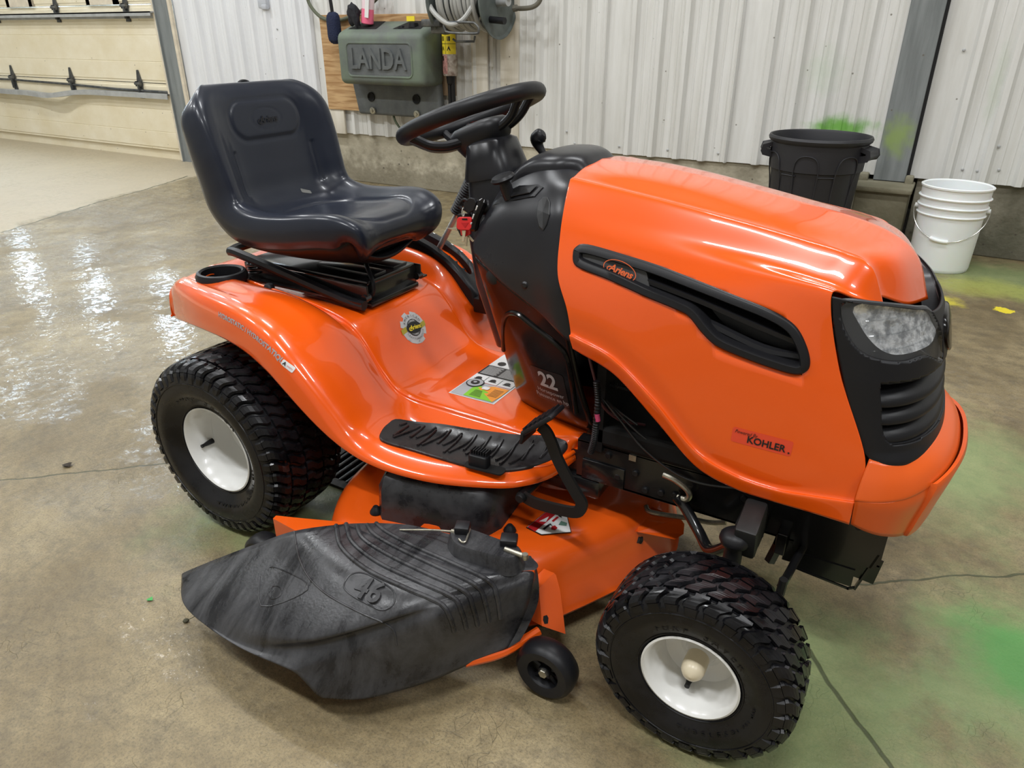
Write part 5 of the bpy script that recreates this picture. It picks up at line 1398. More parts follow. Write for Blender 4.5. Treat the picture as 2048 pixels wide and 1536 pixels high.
for pth in ([(0.9469,-0.1750,0.5241), (0.9890,-0.1750,0.4843), (1.0440,-0.1780,0.4354), (1.1137,-0.1820,0.4010), (1.1741,-0.1900,0.3976), (1.2445,-0.2000,0.4155), (1.2659,-0.2100,0.4310)], [(0.9449,-0.1650,0.5215), (1.0106,-0.1650,0.4711), (1.0661,-0.1650,0.4413), (1.1416,-0.1600,0.4196)], [(0.9467,-0.1600,0.5138), (0.9843,-0.1500,0.4856), (1.0194,-0.1500,0.4687)]):
    MB().tube(pth, .0028, 8, sm=8).build('control_cable', mat('cable_black', (.02, .02, .02), .2), eng)
MB().tube([(0.9870,-0.1500,0.4162), (1.0035,-0.1500,0.4273), (1.0093,-0.1500,0.4103)], .004, 8, sm=5).build('cable_tie', M_pwhite, eng)
# ---- brake pedal
pa = MB()
A = [(.826, -.300, .312), (.86, -.302, .306), (.925, -.304, .312), (.960, -.305, .322), (.968, -.305, .345), (.955, -.305, .365), (.930, -.304, .400), (.908, -.303, .435), (.893, -.302, .468), (.880, -.301, .488), (.866, -.300, .497)]
C_ = cr(A, 5); V = []; F = []
T = np.gradient(C_, axis=0); T /= np.linalg.norm(T, axis=1)[:, None]
for p, t in zip(C_, T):
    n = np.array([-t[2], 0, t[0]]); 
    for a, b2 in ((-.0125, -.004), (.0125, -.004), (.0125, .004), (-.0125, .004)): V.append(tuple(p+n*a+np.array([0, b2, 0])))
for i in range(len(C_)-1):
    for k in range(4): F.append((4*i+k, 4*i+(k+1) % 4, 4*i+4+(k+1) % 4, 4*i+4+k))
F += [(0, 1, 2, 3), (len(V)-1, len(V)-2, len(V)-3, len(V)-4)]
arm = mesh('brake_pedal', V, F, mat('pedal_black', (.012, .012, .012), .45, bump=(300, .2, .0005)), mower, True, 40)
pd = MB().box((.885, -.325, .527), (.085, .060, .010), Matrix.Rotation(-.72, 3, 'Y'), bev=.004)
for k in range(6): pd.box((.885+(k-2.5)*.010-.004, -.325, .527+(k-2.5)*.0088+.005), (.004, .052, .006), Matrix.Rotation(-.72, 3, 'Y'))
pd.box((.853, -.325, .492), (.008, .062, .030), Matrix.Rotation(.15, 3, 'Y'), bev=.003)
pd.build('pedal_pad', M_black, arm)
MB().tube([(.826, -.20, .312), (.826, -.306, .312)], .013, 14).build('pedal_shaft', M_pblack, arm)
MB().lathe([(0, .012), (.009, .012), (.011, .008), (.012, 0)], (.826, -.304, .312), n=12, R=Matrix.Rotation(PI/2, 3, 'X')).build('pedal_bolt', M_bolt, arm)
# ---- mower deck
top = [(.32, .0), (.315, -.12), (.325, -.25), (.36, -.36), (.42, -.45), (.50, -.48), (.62, -.46), (.75, -.42), (.84, -.385), (.888, -.345), (.925, -.285), (.965, -.21), (1.005, -.13), (1.04, -.06), (1.045, .0), (1.02, .08), (.98, .17), (.93, .27), (.88, .36), (.80, .44), (.68, .50), (.55, .50), (.44, .45), (.36, .36), (.325, .22)]
tp_ = smooth_poly(top, 4)
rows = []
def dl(d, z): return [(x, y, z) for x, y in offset_poly(tp_, d)]
deckV = [dl(-.050, .060), dl(-.052, .066), dl(-.040, .075), dl(-.022, .160), dl(-.012, .188), dl(.004, .203), dl(.02, .210), dl(.06, .213)]
n = len(tp_); V = [p for l in deckV for p in l]; F = []
for a in range(len(deckV)-1):
    for i in range(n): F.append((a*n+i, a*n+(i+1) % n, (a+1)*n+(i+1) % n, (a+1)*n+i))
V.append((.68, 0, .214)); F += [((len(deckV)-1)*n+i, (len(deckV)-1)*n+(i+1) % n, len(V)-1) for i in range(n)]
deck = mesh('deck_shell', V, F, M_orange_d, mower, True, 60)
bm = bmesh.new(); bm.from_mesh(deck.data); bmesh.ops.recalc_face_normals(bm, faces=bm.faces); bm.to_mesh(deck.data); bm.free()
md = deck.modifiers.new('Solidify', 'SOLIDIFY'); md.thickness = .004
# raised ridge and spindle domes on the deck
rg = MB()
for (x, y) in ((.62, -.28), (.62, .28), (.78, 0)):
    rg.lathe([(.12, .208), (.115, .224), (.105, .232), (0, .234)], (x, y, 0), n=40)
rg.build('spindle_dome', M_orange_d, deck)
db2 = bvh_of(deck)
# belt cover
cv_rows = []
ctop = [(0.5326,-0.3919,0.3050), (0.6101,-0.3610,0.3050), (0.7111,-0.3519,0.3050), (0.7697,-0.3713,0.3050)]
bcv = MB()
o1 = [(0.5221,-0.4166,0.2850), (0.5445,-0.4388,0.2700), (0.7602,-0.3897,0.2650), (0.7738,-0.3603,0.2800)]
cvp = [(.500, -.395), (.525, -.415), (.72, -.372), (.762, -.352), (.775, -.31), (.76, -.16), (.50, -.16), (.485, -.36)]
cvp = np.array([(x, y) for x, y in cvp])
def cvl(d, z): 
    q = offset_poly(cvp, d); return [(x, y, z) for x, y in q]
lo_ = stack('belt_cover', [cvl(-.004, .212), cvl(0, .235), cvl(.003, .285), cvl(.016, .312), cvl(.035, .325)], mat('cover_plastic', (.014, .014, .016), .22, noise=(16, .08, (.035, .035, .038), .45)), mower, 50)
for px, py in ((750, 1035), (1030, 1055), (938, 1062)):
    pass
for (x, y) in ((.497, -.405), (.77, -.40), (.80, -.31)):
    MB().lathe([(0, .016), (.006, .016), (.010, .010), (.014, .004), (.015, 0)], (x, y, .215), n=12).build('cover_knob', M_black, lo_)
# warning sticker on the deck
dk = Decal(frame_M(drop(db2, *(0.8577,-0.2337,0.2120)[:2]), Vector((0.9142,-0.2536,0.2120))-Vector((0.8704,-0.2871,0.2120)), z=(0, 0, 1)), None, .0008)
c0 = (0.8589,-0.2361,0.2140)
def Dp(px, py): return None
Mw = frame_M((0, 0, 0), (1, 0, 0), z=(0, 0, 1)); dw = Decal(Mw, None, .0)
def zz_(P, m_i, l):
    V = [(p[0], p[1], .2155+.0006*l) for p in P]; dw.mb.add(V, [tuple(range(len(P)))], m_i)
S1 = [(0.8261,-0.2826,0.2140), (0.8402,-0.1849,0.2140), (0.8880,-0.1975,0.2140), (0.9224,-0.2477,0.2140), (0.8678,-0.2894,0.2140)]
zz_(S1, 1, 0)
c_ = np.mean(np.array(S1), 0); zz_([tuple(np.array(p)*.955+c_*.045) for p in S1], 0, 1)
zz_([(0.8290,-0.2809,0.2140), (0.8420,-0.1884,0.2140), (0.8642,-0.1936,0.2140), (0.8513,-0.2867,0.2140)], 2, 2)
zz_([(0.8419,-0.2502,0.2140), (0.8565,-0.2439,0.2140), (0.8529,-0.2222,0.2140)], 0, 3)
for (px_, py_) in ((1, 1),):
    zz_([(0.8616,-0.2705,0.2140), (0.8671,-0.2714,0.2140), (0.8703,-0.2508,0.2140), (0.8647,-0.2498,0.2140)], 1, 3); zz_([(0.8647,-0.2498,0.2140), (0.8760,-0.2496,0.2140), (0.8679,-0.2437,0.2140)], 1, 3)
    zz_([(0.8656,-0.2343,0.2140), (0.8713,-0.2354,0.2140), (0.8745,-0.2141,0.2140), (0.8688,-0.2130,0.2140)], 2, 3); zz_([(0.8700,-0.2102,0.2140), (0.8813,-0.2123,0.2140), (0.8715,-0.2005,0.2140)], 1, 3)
    zz_([(0.8789,-0.2626,0.2140), (0.8882,-0.2613,0.2140), (0.8890,-0.2505,0.2140), (0.8800,-0.2452,0.2140), (0.8749,-0.2523,0.2140)], 2, 3)
    zz_([(0.8860,-0.2396,0.2140), (0.9033,-0.2338,0.2140), (0.8994,-0.2234,0.2140), (0.8843,-0.2235,0.2140)], 3, 3)
dw.build('warning_sticker', [M_pwhite, M_pblk, mat('warn_red', (.42, .015, .02), .35), mat('sticker_green', (.12, .22, .17), .4)], deck)
# rear arm, front post and hanger bracket of the deck (orange)
ra = MB(); ra.box((.345, -.50, .192), (.035, .15, .050), Matrix.Rotation(-.95, 3, 'Z'), bev=.006)
Vr = [(0.2971,-0.5335,0.2050), (0.2945,-0.5217,0.2050), (0.3498,-0.5009,0.2050), (0.4633,-0.4580,0.2070), (0.4209,-0.5102,0.2070), (0.3772,-0.5408,0.2050)]
ra = MB(); ra.add([tuple(p) for p in Vr]+[(p[0], p[1], p[2]-.05) for p in Vr], [(0, 1, 2, 3, 4, 5), (11, 10, 9, 8, 7, 6)]+[(i, (i+1) % 6, 6+(i+1) % 6, 6+i) for i in range(6)])
ra.build('rear_wheel_arm', M_orange_d, deck, False)
fp = MB()
def ray_plane(px, py, p0, n):
    F_ = Vector((-math.sin(.5236)*math.cos(.455), math.cos(.5236)*math.cos(.455), -math.sin(.455))); R_ = Vector((math.cos(.5236), math.sin(.5236), 0)); d = F_*1440+R_*(px-1024)-R_.cross(F_)*(py-768)
    return CAMP+d*((Vector(p0)-CAMP).dot(n)/d.dot(n))
p0_, n0_ = Vector((0.9515,-0.3937,0.1500)), Vector((.50, -.62, .55)).normalized()
q = [ray_plane(x, y, p0_, n0_) for x, y in ((1078, 1178), (1084, 1170), (1108, 1146), (1112, 1150), (1120, 1180), (1126, 1225), (1131, 1268), (1084, 1252))]
fp.add([tuple(p) for p in q]+[(p[0]-.030, p[1]+.012, p[2]-.010) for p in q], [tuple(range(8)), tuple(range(15, 7, -1))]+[(i, (i+1) % 8, 8+(i+1) % 8, 8+i) for i in range(8)])
post = fp.build('wheel_bracket', M_orange_d, deck, False)
sl = [ray_plane(x, y, p0_+n0_*.001, n0_) for x, y in ((1087, 1232), (1094, 1230), (1097, 1236), (1096, 1247), (1089, 1248), (1086, 1240))]
mesh('slot', [tuple(p) for p in sl], [tuple(range(6))], M_dark, post, False)
ha = MB()
q = [(1.0106,-0.0489,0.2050), (1.1091,-0.0547,0.2000), (1.1226,-0.0609,0.1920), (1.1285,-0.0823,0.1800), (1.1164,-0.1049,0.1750), (1.0336,-0.1256,0.1780)]
ha.add([tuple(p) for p in q]+[(p[0]-.01, p[1]+.012, p[2]-.010) for p in q], [tuple(range(6)), tuple(range(11, 5, -1))]+[(i, (i+1) % 6, 6+(i+1) % 6, 6+i) for i in range(6)])
ha.build('deck_hanger', M_orange_d, deck, False)
MB().tube([(1.0290,-0.0658,0.2120), (1.0394,-0.0762,0.2080), (1.0666,-0.0740,0.2080), (1.1323,-0.0559,0.2080), (1.1765,-0.0478,0.2080), (1.2111,-0.0462,0.2200)], .0058, 10, sm=5).build('hanger_rod', M_zinc, deck)
MB().lathe([(0, .010), (.008, .010), (.010, .004), (.013, 0)], (1.0328,-0.1145,0.1500), n=10, R=Matrix.Rotation(1.1, 3, 'X')).build('deck_bolt', M_bolt, deck)
# low skirt flange behind the chute
fl_ = [(0.9519,-0.4515,0.0750), (0.9102,-0.4787,0.0750), (0.8633,-0.5400,0.0700), (0.8945,-0.5129,0.0700)]
MB().tube([(0.8499,-0.5742,0.0850), (0.8985,-0.5194,0.0850), (0.9276,-0.4635,0.0900), (0.9427,-0.4351,0.0950)], .010, 8, sm=5).build('deck_flange', M_orange_d, deck)
# gauge wheels
def gauge(c, name='gauge_wheel'):
    g = MB().lathe([(.034, -.022), (.044, -.026), (.054, -.026), (.062, -.018), (.0645, -.006), (.0645, .006), (.062, .018), (.054, .026), (.044, .026), (.034, .022)], c, n=48, axis='y')
    g.lathe([(.043, -.022), (.040, -.012), (.034, .0), (.034, .012), (.040, .022)], c, n=48, axis='y')
    g.lathe([(0, -.016), (.012, -.016), (.014, -.010), (.014, .012)], c, n=20, axis='y')
    for k in range(5):
        q = 2*PI*k/5+.3; g.tube([(c[0]+.012*math.cos(q), c[1]-.004, c[2]+.012*math.sin(q)), (c[0]+.038*math.cos(q), c[1]-.002, c[2]+.038*math.sin(q))], [.005, .006], 6)
    o = g.build(name, M_black, mower)
    MB().lathe([(0, -.006), (.009, -.006), (.010, -.004), (.010, 0)], (c[0], c[1]-.016, c[2]), n=6, axis='y').build('axle_bolt', M_zinc, o, False)
    return o
gauge((.990, -.487, .066)); gauge((.245, -.525, .066)); gauge((.99, .46, .066)); gauge((.245, .50, .066))
# ---- discharge chute
A0 = [(0.5766,-0.4791,0.2620), (0.6402,-0.4596,0.2680), (0.7347,-0.4464,0.2720), (0.8307,-0.4332,0.2700), (0.9094,-0.4128,0.2620)]
A1 = [(0.5116,-0.5206,0.2620), (0.6345,-0.5280,0.2700), (0.7539,-0.5271,0.2720), (0.8565,-0.5128,0.2700), (0.9332,-0.4396,0.2560)]
A2 = [(0.4239,-0.5793,0.2500), (0.5761,-0.6194,0.2620), (0.7084,-0.6353,0.2660), (0.7957,-0.6183,0.2640), (0.8628,-0.5467,0.2540)]
A3 = [(0.3328,-0.6061,0.2000), (0.4926,-0.6630,0.2200), (0.6291,-0.6921,0.2300), (0.7311,-0.6886,0.2360), (0.8121,-0.6232,0.2500)]
A4 = [(0.2382,-0.6466,0.1480), (0.3844,-0.7143,0.1650), (0.5114,-0.7431,0.1750), (0.6206,-0.7512,0.1850), (0.7110,-0.6901,0.2050)]
A5 = [(0.1616,-0.6872,0.1050), (0.2555,-0.7430,0.1080), (0.3581,-0.7673,0.1140), (0.4785,-0.7750,0.1200), (0.6396,-0.7496,0.1550)]
A6 = [(0.1500,-0.6929,0.0940), (0.2289,-0.7498,0.0940), (0.3339,-0.7753,0.1020), (0.4604,-0.7863,0.1100), (0.5940,-0.7846,0.1240)]
CG = grid([A0, A1, A2, A3, A4, A5, A6], 8, 8)
B0 = [(0.9075,-0.4006,0.2500), (0.9341,-0.4280,0.2350), (0.9460,-0.4467,0.1900), (0.9366,-0.4640,0.1400), (0.9267,-0.4872,0.1050)]
B1 = [(0.9332,-0.4396,0.2560), (0.9385,-0.4573,0.2400), (0.9354,-0.4672,0.1950), (0.9191,-0.4782,0.1300), (0.9099,-0.5087,0.0950)]
B2 = [(0.8628,-0.5467,0.2540), (0.8711,-0.5552,0.2360), (0.8729,-0.5598,0.1900), (0.8626,-0.5644,0.1300), (0.8555,-0.5826,0.0850)]
B3 = [(0.8121,-0.6232,0.2500), (0.8252,-0.6272,0.2300), (0.8258,-0.6271,0.1800), (0.8177,-0.6284,0.1250), (0.8140,-0.6404,0.0780)]
B4 = [(0.7110,-0.6901,0.2050), (0.7348,-0.6924,0.1850), (0.7514,-0.6882,0.1450), (0.7599,-0.6879,0.1100), (0.7683,-0.6948,0.0760)]
B5 = [(0.6396,-0.7496,0.1550), (0.6602,-0.7473,0.1380), (0.6847,-0.7434,0.1150), (0.7036,-0.7401,0.0920), (0.7174,-0.7403,0.0720)]
B6 = [(0.5940,-0.7846,0.1240), (0.6091,-0.7809,0.1130), (0.6333,-0.7797,0.0950), (0.6453,-0.7782,0.0830), (0.6561,-0.7736,0.0740)]
BG = grid([B1, B2, B3, B4, B5, B6], 8, 6)
# join top and side wall and round the fold
allg = []
for i in range(len(BG)):
    pass
tu = np.linspace(0, 1, 49)
def rsrow(G, idx):  # resample along rows to 49
    s = np.linspace(0, 1, len(G)); return np.array([[np.interp(t, s, G[:, j, k]) for k in range(3)] for t in tu for j in [idx]])
topc = np.array([rsrow(CG[8:], j) for j in range(CG.shape[1])])    # from row A1 outward
sidec = np.array([rsrow(BG, j) for j in range(BG.shape[1])])
full_ = np.concatenate([topc, sidec[1:]], 0).transpose(1, 0, 2)
k0 = topc.shape[0]-1
for _ in range(3):
    f2 = full_.copy(); f2[:, k0-3:k0+4] = (full_[:, k0-4:k0+3]+full_[:, k0-2:k0+5]+2*full_[:, k0-3:k0+4])/4; full_ = f2
M_chute = mat('chute_plastic', (.012, .012, .014), .22, noise=(7, .12, (.055, .055, .059), .44), bump=(160, .35, .0012))
_n = [k for k in M_chute.node_tree.nodes if k.type == 'TEX_NOISE'][0]; _n.inputs['Detail'].default_value = 9; _n.inputs['Roughness'].default_value = .72; _n.inputs['Distortion'].default_value = .35
_mp = M_chute.node_tree.nodes.new('ShaderNodeMapping'); _mp.inputs['Rotation'].default_value = (0, 0, -1.0); _mp.inputs['Scale'].default_value = (1.9, .55, 1)
M_chute.node_tree.links.new([k for k in M_chute.node_tree.nodes if k.type == 'TEX_COORD'][0].outputs['Object'], _mp.inputs[0]); M_chute.node_tree.links.new(_mp.outputs[0], _n.inputs['Vector'])
# lighter streaks in the chute colour stand in for sheen, and for dust
inner = CG[:9]
chute = surf('discharge_chute', full_, M_chute, mower, ang=180, dense=True, thick=.004)
bm = bmesh.new(); bm.from_mesh(chute.data); bmesh.ops.recalc_face_normals(bm, faces=bm.faces)
bm.faces.ensure_lookup_table()
up = sum((f.normal.z*f.calc_area() for f in bm.faces))
if up < 0: bmesh.ops.reverse_faces(bm, faces=bm.faces)
bm.to_mesh(chute.data); bm.free()
surf('chute_inner', inner, M_chute, chute, ang=180, dense=True)
B00 = grid([B0, B1], 6, 6); surf('chute_flange', B00, M_chute, chute, ang=180, dense=True)
Vc, Fc = grid_vf(full_); V2, F2 = grid_vf(inner, len(Vc)); V3, F3 = grid_vf(B00, len(Vc)+len(V2)); cbv = BVHTree.FromPolygons([Vector(v) for v in Vc+V2+V3], Fc+F2+F3)
def ctube(pxs, r, name, sm=6, lift=.0, n=8, m=M_chute, flat=None):
    P = cr(pxs, sm); out = []
    for p in P:
        q = on(cbv, p[0], p[1], lift)
        if q is not None: out.append(q)
    if len(out) > 3: return MB().tube(out, r, n).build(name, m, chute)
starts = [(672, 1051), (692, 1048), (712, 1046), (732, 1046), (752, 1047)]
m1 = [(684, 1096), (706, 1086), (727, 1078), (750, 1070), (776, 1066)]
m2 = [(735, 1140), (757, 1126), (780, 1112), (802, 1100), (826, 1092)]
m3 = [(810, 1176), (833, 1162), (856, 1149), (880, 1137), (905, 1127)]
e1 = [(880, 1207), (905, 1195), (929, 1183), (953, 1172), (978, 1163)]
e2 = [(900, 1236), (924, 1226), (946, 1216), (970, 1206), (994, 1196)]
e3 = [(908, 1262), (932, 1256), (955, 1250), (978, 1242), (1000, 1236)]
for i in range(5):
    ctube([starts[i], m1[i], m2[i], m3[i], e1[i], e2[i], e3[i]], .0052, 'chute_rib')
ctube([(589, 1063), (593, 1090), (600, 1120), (618, 1155), (650, 1186), (690, 1210), (735, 1232), (768, 1246), (788, 1262), (793, 1290)], .0022, 'chute_bead')
ctube([(520, 1154), (523, 1212), (588, 1196), (618, 1170), (560, 1138), (540, 1135)], .0014, 'chute_mark', 3)
ctube([(541, 1178), (537, 1188), (541, 1197), (552, 1197), (562, 1190), (563, 1180), (556, 1173), (546, 1173), (541, 1178)], .0012, 'chute_mark', 4)
# 46 in its rounded frame
def px_poly(cx, cy, w_, h_, r_, rot):
    o = []
    for x, y in rrect(w_, h_, r_, 5): o.append((cx+x*math.cos(rot)-y*math.sin(rot), cy+x*math.sin(rot)+y*math.cos(rot)))
    return o+[o[0]]
fr_p = [(690, 1163), (700, 1150), (718, 1145), (738, 1150), (765, 1165), (783, 1178), (790, 1192), (787, 1208), (775, 1218), (760, 1220), (742, 1212), (715, 1198), (696, 1185), (688, 1174), (690, 1163)]
ctube(fr_p, .0018, 'number_frame', 3)
a46, b46 = on(cbv, 700, 1172), on(cbv, 776, 1200); n46 = on(cbv, 738, 1183)
e46 = on(cbv, 722, 1160)
x46 = (b46-a46); nn = x46.cross(e46-n46).normalized(); nn = nn if nn.z > 0 else -nn
d4 = Decal(frame_M(n46, x46, z=tuple(nn)), None, -.0005)
V, F = text_vf('46', .062, bold=.02, ext=.003, shear=.0); d46 = []
M46 = frame_M(n46+Vector((0, 0, .0005)), x46, z=tuple(nn))
mesh('moulded_number', [M46 @ Vector((v.x, v.y, v.z)) for v in V], F, M_chute, chute, False)
# hinge boss with rods
bs = [(0.7516,-0.4727,0.3000), (0.7758,-0.4956,0.3000), (0.8084,-0.4999,0.3000), (0.8762,-0.4885,0.3000), (0.9019,-0.4805,0.3000), (0.9096,-0.4589,0.3000), (0.8977,-0.4377,0.3000), (0.8624,-0.4365,0.3000), (0.7796,-0.4375,0.3000), (0.7501,-0.4488,0.3000)]
bs = smooth_poly([(p[0], p[1]) for p in bs], 3)
stack('hinge_boss', [[(x, y, .264) for x, y in offset_poly(bs, -.008)], [(x, y, .272) for x, y in offset_poly(bs, -.004)], [(x, y, .294) for x, y in bs], [(x, y, .300) for x, y in offset_poly(bs, .004)]], M_chute, chute, 40)
MB().tube([(0.8779,-0.4627,0.3020), (0.9205,-0.4624,0.3020)], .0055, 12).lathe([(0, -.006), (.006, -.006), (.007, 0), (.006, .006), (0, .006)], (0.9229,-0.4627,0.3020), n=12).build('hinge_pin', M_zinc, chute)
MB().tube([(0.7838,-0.4841,0.3040), (0.7942,-0.4889,0.3040), (0.7994,-0.4842,0.3040), (0.7924,-0.4644,0.3040), (0.7852,-0.4460,0.3040)], .0022, 8, sm=5).build('spring_end', M_zinc, chute)
MB().tube([(0.6341,-0.4859,0.2700), (0.7011,-0.4698,0.2850), (0.7559,-0.4664,0.3000)], .0022, 8, sm=5).tube([(0.7532,-0.4661,0.3000), (0.7630,-0.4642,0.3000)], .0045, 8).build('spring_rod', M_zinc, chute)
MB().box((0.7723,-0.4539,0.3080), (.030, .030, .016), Matrix.Rotation(.4, 3, 'Z'), bev=.003).build('hinge_knuckle', M_black, chute)
MB().box((0.8732,-0.4390,0.3060), (.034, .030, .016), Matrix.Rotation(.4, 3, 'Z'), bev=.003).build('hinge_knuckle', M_black, chute)
mesh('chute_hole', [tuple(on(cbv, x, y, .0048)) for x, y in ((368, 1158), (374, 1156), (376, 1160), (370, 1163))], [(0, 1, 2, 3)], M_dark, chute, False)
# underside parts that block the view below the footrest
MB().box((.80, -.12, .285), (.30, .10, .05), bev=.01).box((.60, -.10, .30), (.10, .2, .06), bev=.01).box((.72, -.26, .325), (.04, .10, .02), bev=.003).build('deck_lift_link', M_pblack, mower)
MB().box((.02, 0, .25), (.16, .42, .16), bev=.03).build('transaxle', mat('transaxle_grey', (.05, .05, .05), .5), mower)

# ================================================================== things on the wall and the floor
M_tank = mat('tank_plastic', (.115, .125, .12), .6, noise=(4, .12, (.15, .19, .14)), bump=(60, .15, .003))
M_tankd = mat('tank_plastic_dark', (.085, .093, .096), .55, noise=(9, .16, (.13, .14, .14)))
M_ply = mat('plywood', (.46, .28, .13), .6)
N, L = nodes(M_ply); tc = N.new('ShaderNodeTexCoord'); mp_ = N.new('ShaderNodeMapping'); mp_.inputs['Scale'].default_value = (2.5, 1, 26); n_ = N.new('ShaderNodeTexNoise'); n_.inputs['Detail'].default_value = 5; n_.inputs['Distortion'].default_value = .8; n_.inputs['Scale'].default_value = 1.4
r_ = N.new('ShaderNodeValToRGB'); r_.color_ramp.elements[0].position = .35; r_.color_ramp.elements[0].color = (.34, .18, .07, 1); r_.color_ramp.elements[1].position = .62; r_.color_ramp.elements[1].color = (.58, .38, .19, 1)
L.new(tc.outputs['Object'], mp_.inputs[0]); L.new(mp_.outputs[0], n_.inputs['Vector']); L.new(n_.outputs['Fac'], r_.inputs[0]); L.new(r_.outputs[0], N['Principled BSDF'].inputs['Base Color'])
M_wood2 = mat('weathered_board', (.27, .18, .10), .7, noise=(7, .15, (.16, .11, .07)))
tag(MB().box((-2.70, 3.577, .975), (1.16, .018, .73), bev=.002).build('plywood_sheet', M_ply, None, False), 'tan plywood sheet fixed to the wall behind the green grey tank', 'board')
tag(MB().box((-2.01, 3.575, 1.03), (.135, .02, .53), bev=.003).build('backing_board', M_wood2, None, False), 'narrow brown weathered board on the wall right of the tank', 'board')
# pressure washer tank
tk = empty('washer_tank'); tag(tk, 'green grey moulded plastic tank cover embossed LANDA on the back wall', 'tank')
def rbox(x0, x1, y0, y1, z0, z1, r, slope=0):
    bm = bmesh.new(); bmesh.ops.create_cube(bm, size=1)
    for v in bm.verts:
        v.co = Vector(((x0+x1)/2+v.co.x*(x1-x0), (y0+y1)/2+v.co.y*(y1-y0), (z0+z1)/2+v.co.z*(z1-z0)))
        if v.co.z > (z0+z1)/2 and v.co.y > (y0+y1)/2: v.co.z += slope
    bmesh.ops.bevel(bm, geom=bm.edges[:], offset=r, segments=4, affect='EDGES', profile=.5); return bm
bmobj('body', rbox(-2.87, -2.03, 3.29, 3.564, .84, 1.205, .045, .095), M_tank, tk)
bm = rbox(-2.93, -2.05, 3.49, 3.564, .595, .90, .025)
for v in bm.verts:
    if v.co.z < .7: v.co.x += (.05 if v.co.x < -2.5 else .02)
bmobj('mounting_skirt', bm, M_tankd, tk)
px0, px1, pz0, pz1 = -2.765, -2.14, .905, 1.135
pf = rrect(px1-px0, pz1-pz0, .035, 5, (px0+px1)/2, (pz0+pz1)/2)
def yl(d, y): return [(x, y, z) for x, z in offset_poly(pf, d)]
ring_surface('name_panel', [yl(-.012, 3.292), yl(-.008, 3.284), yl(0, 3.284), yl(.008, 3.296)], M_tank, tk)
mesh('panel_face', yl(.006, 3.289), [tuple(range(len(pf)))], M_tankd, tk, False)
V, F = text_vf('LANDA', .205, bold=.018, ext=.006); mx_ = max(v.x for v in V)-min(v.x for v in V); c_x = (max(v.x for v in V)+min(v.x for v in V))/2
mesh('raised_lettering', [((v.x-c_x)*.54/mx_+(px0+px1)/2, 3.283-v.z*1.3, v.y*1.0+(pz0+pz1)/2) for v in V], F, M_tankd, tk, False)
for (x, y_) in ((-2.72, 0), (-2.26, 0)):
    MB().lathe([(.0, .0), (.022, .0), (.030, .008), (.036, .008), (.036, .0)], (x, 3.487, .735), n=20, R=Matrix.Rotation(PI/2, 3, 'X')).build('dimple', M_dark, tk)
for p in ((-2.7085,3.4800,0.6306), (-2.2583,3.4800,0.6251)):
    MB().lathe([(0, .022), (.012, .022), (.013, .012), (.026, .010), (.028, .0)], p, n=20, R=Matrix.Rotation(PI/2, 3, 'X')).build('fixing_bolt', M_zinc, tk)
# two trays sunk in the top
def trays(xa, xb):
    P = [(xa, 3.37, 1.236), (xb, 3.37, 1.236), (xb-.03, 3.53, 1.289), (xa+.05, 3.53, 1.289)]
    mesh('top_tray', P, [(0, 1, 2, 3)], M_dark, tk, False)
trays(-2.80, -2.52); trays(-2.36, -2.10)
MB().box((-2.30, 3.52, 1.305), (.075, .004, .035)).build('yellow_tag', M_pyellow, tk, False)
MB().lathe([(0, .03), (.035, .03), (.038, .0)], (-2.20, 3.42, 1.245), n=12).lathe([(0, .014), (.022, .014), (.024, 0)], (-2.30, 3.40, 1.240), n=16).build('filler_cap', M_black, tk)
MB().tube([(-2.55, 3.54, .62), (-2.52, 3.53, .55), (-2.44, 3.53, .47), (-2.35, 3.55, .43), (-2.2, 3.57, .40)], .009, 8, sm=5).build('drain_hose', mat('olive_hose', (.06, .08, .04), .5), tk)
# spray bottle with pink liquid
def lean(o, ang, axis, p):
    M = Matrix.Translation(p) @ Matrix.Rotation(ang, 4, axis) @ Matrix.Translation(-Vector(p)); o.data.transform(M)
bp_ = Vector((-2.6453,3.4200,1.2552)); bp_ = Vector((bp_.x, 3.42, 1.270))
bt = empty('pink_bottle'); tag(bt, 'clear plastic bottle half full of pink liquid leaning on the tank top', 'bottle')
b1 = MB().lathe([(0, .0), (.043, .0), (.048, .006), (.048, .105)], tuple(bp_), n=28).build('liquid_part', mat('pink_liquid', (.85, .16, .28), .2, coat=.5), bt)
b2_ = MB().lathe([(.048, .105), (.048, .24), (.040, .27), (.020, .30), (.018, .33), (0, .33)], tuple(bp_), n=28).build('clear_part', mat('clear_plastic', (.80, .62, .66), .2, coat=.5), bt)
b3 = MB().box((bp_.x+.018, 3.375, 1.257+.145), (.055, .004, .17)).build('bottle_label', M_pwhite, bt, False)
b4 = MB().box((bp_.x+.018, 3.372, 1.257+.205), (.05, .003, .035)).build('label_print', M_pblk, bt, False)
for o in (b1, b2_, b3, b4): lean(o, .16, 'Y', bp_); 
# dark cloth glove
gl = MB(); 
bm = bmesh.new(); bmesh.ops.create_icosphere(bm, subdivisions=3, radius=1)
for v in bm.verts:
    n__ = math.sin(v.co.x*5+v.co.z*3)*math.cos(v.co.y*4+v.co.z*6); v.co *= 1+.22*n__; v.co = Vector((v.co.x*.055, v.co.y*.035, v.co.z*.075))
    if v.co.z < -.03 and v.co.x > 0: v.co.z -= .05*(v.co.x/.05)
    v.co += Vector((-2.735, 3.37, 1.335))
tag(bmobj('black_glove', bm, mat('black_cloth', (.012, .012, .016), .8, bump=(40, .5, .01)), None), 'crumpled black cloth glove beside the pink bottle', 'glove')
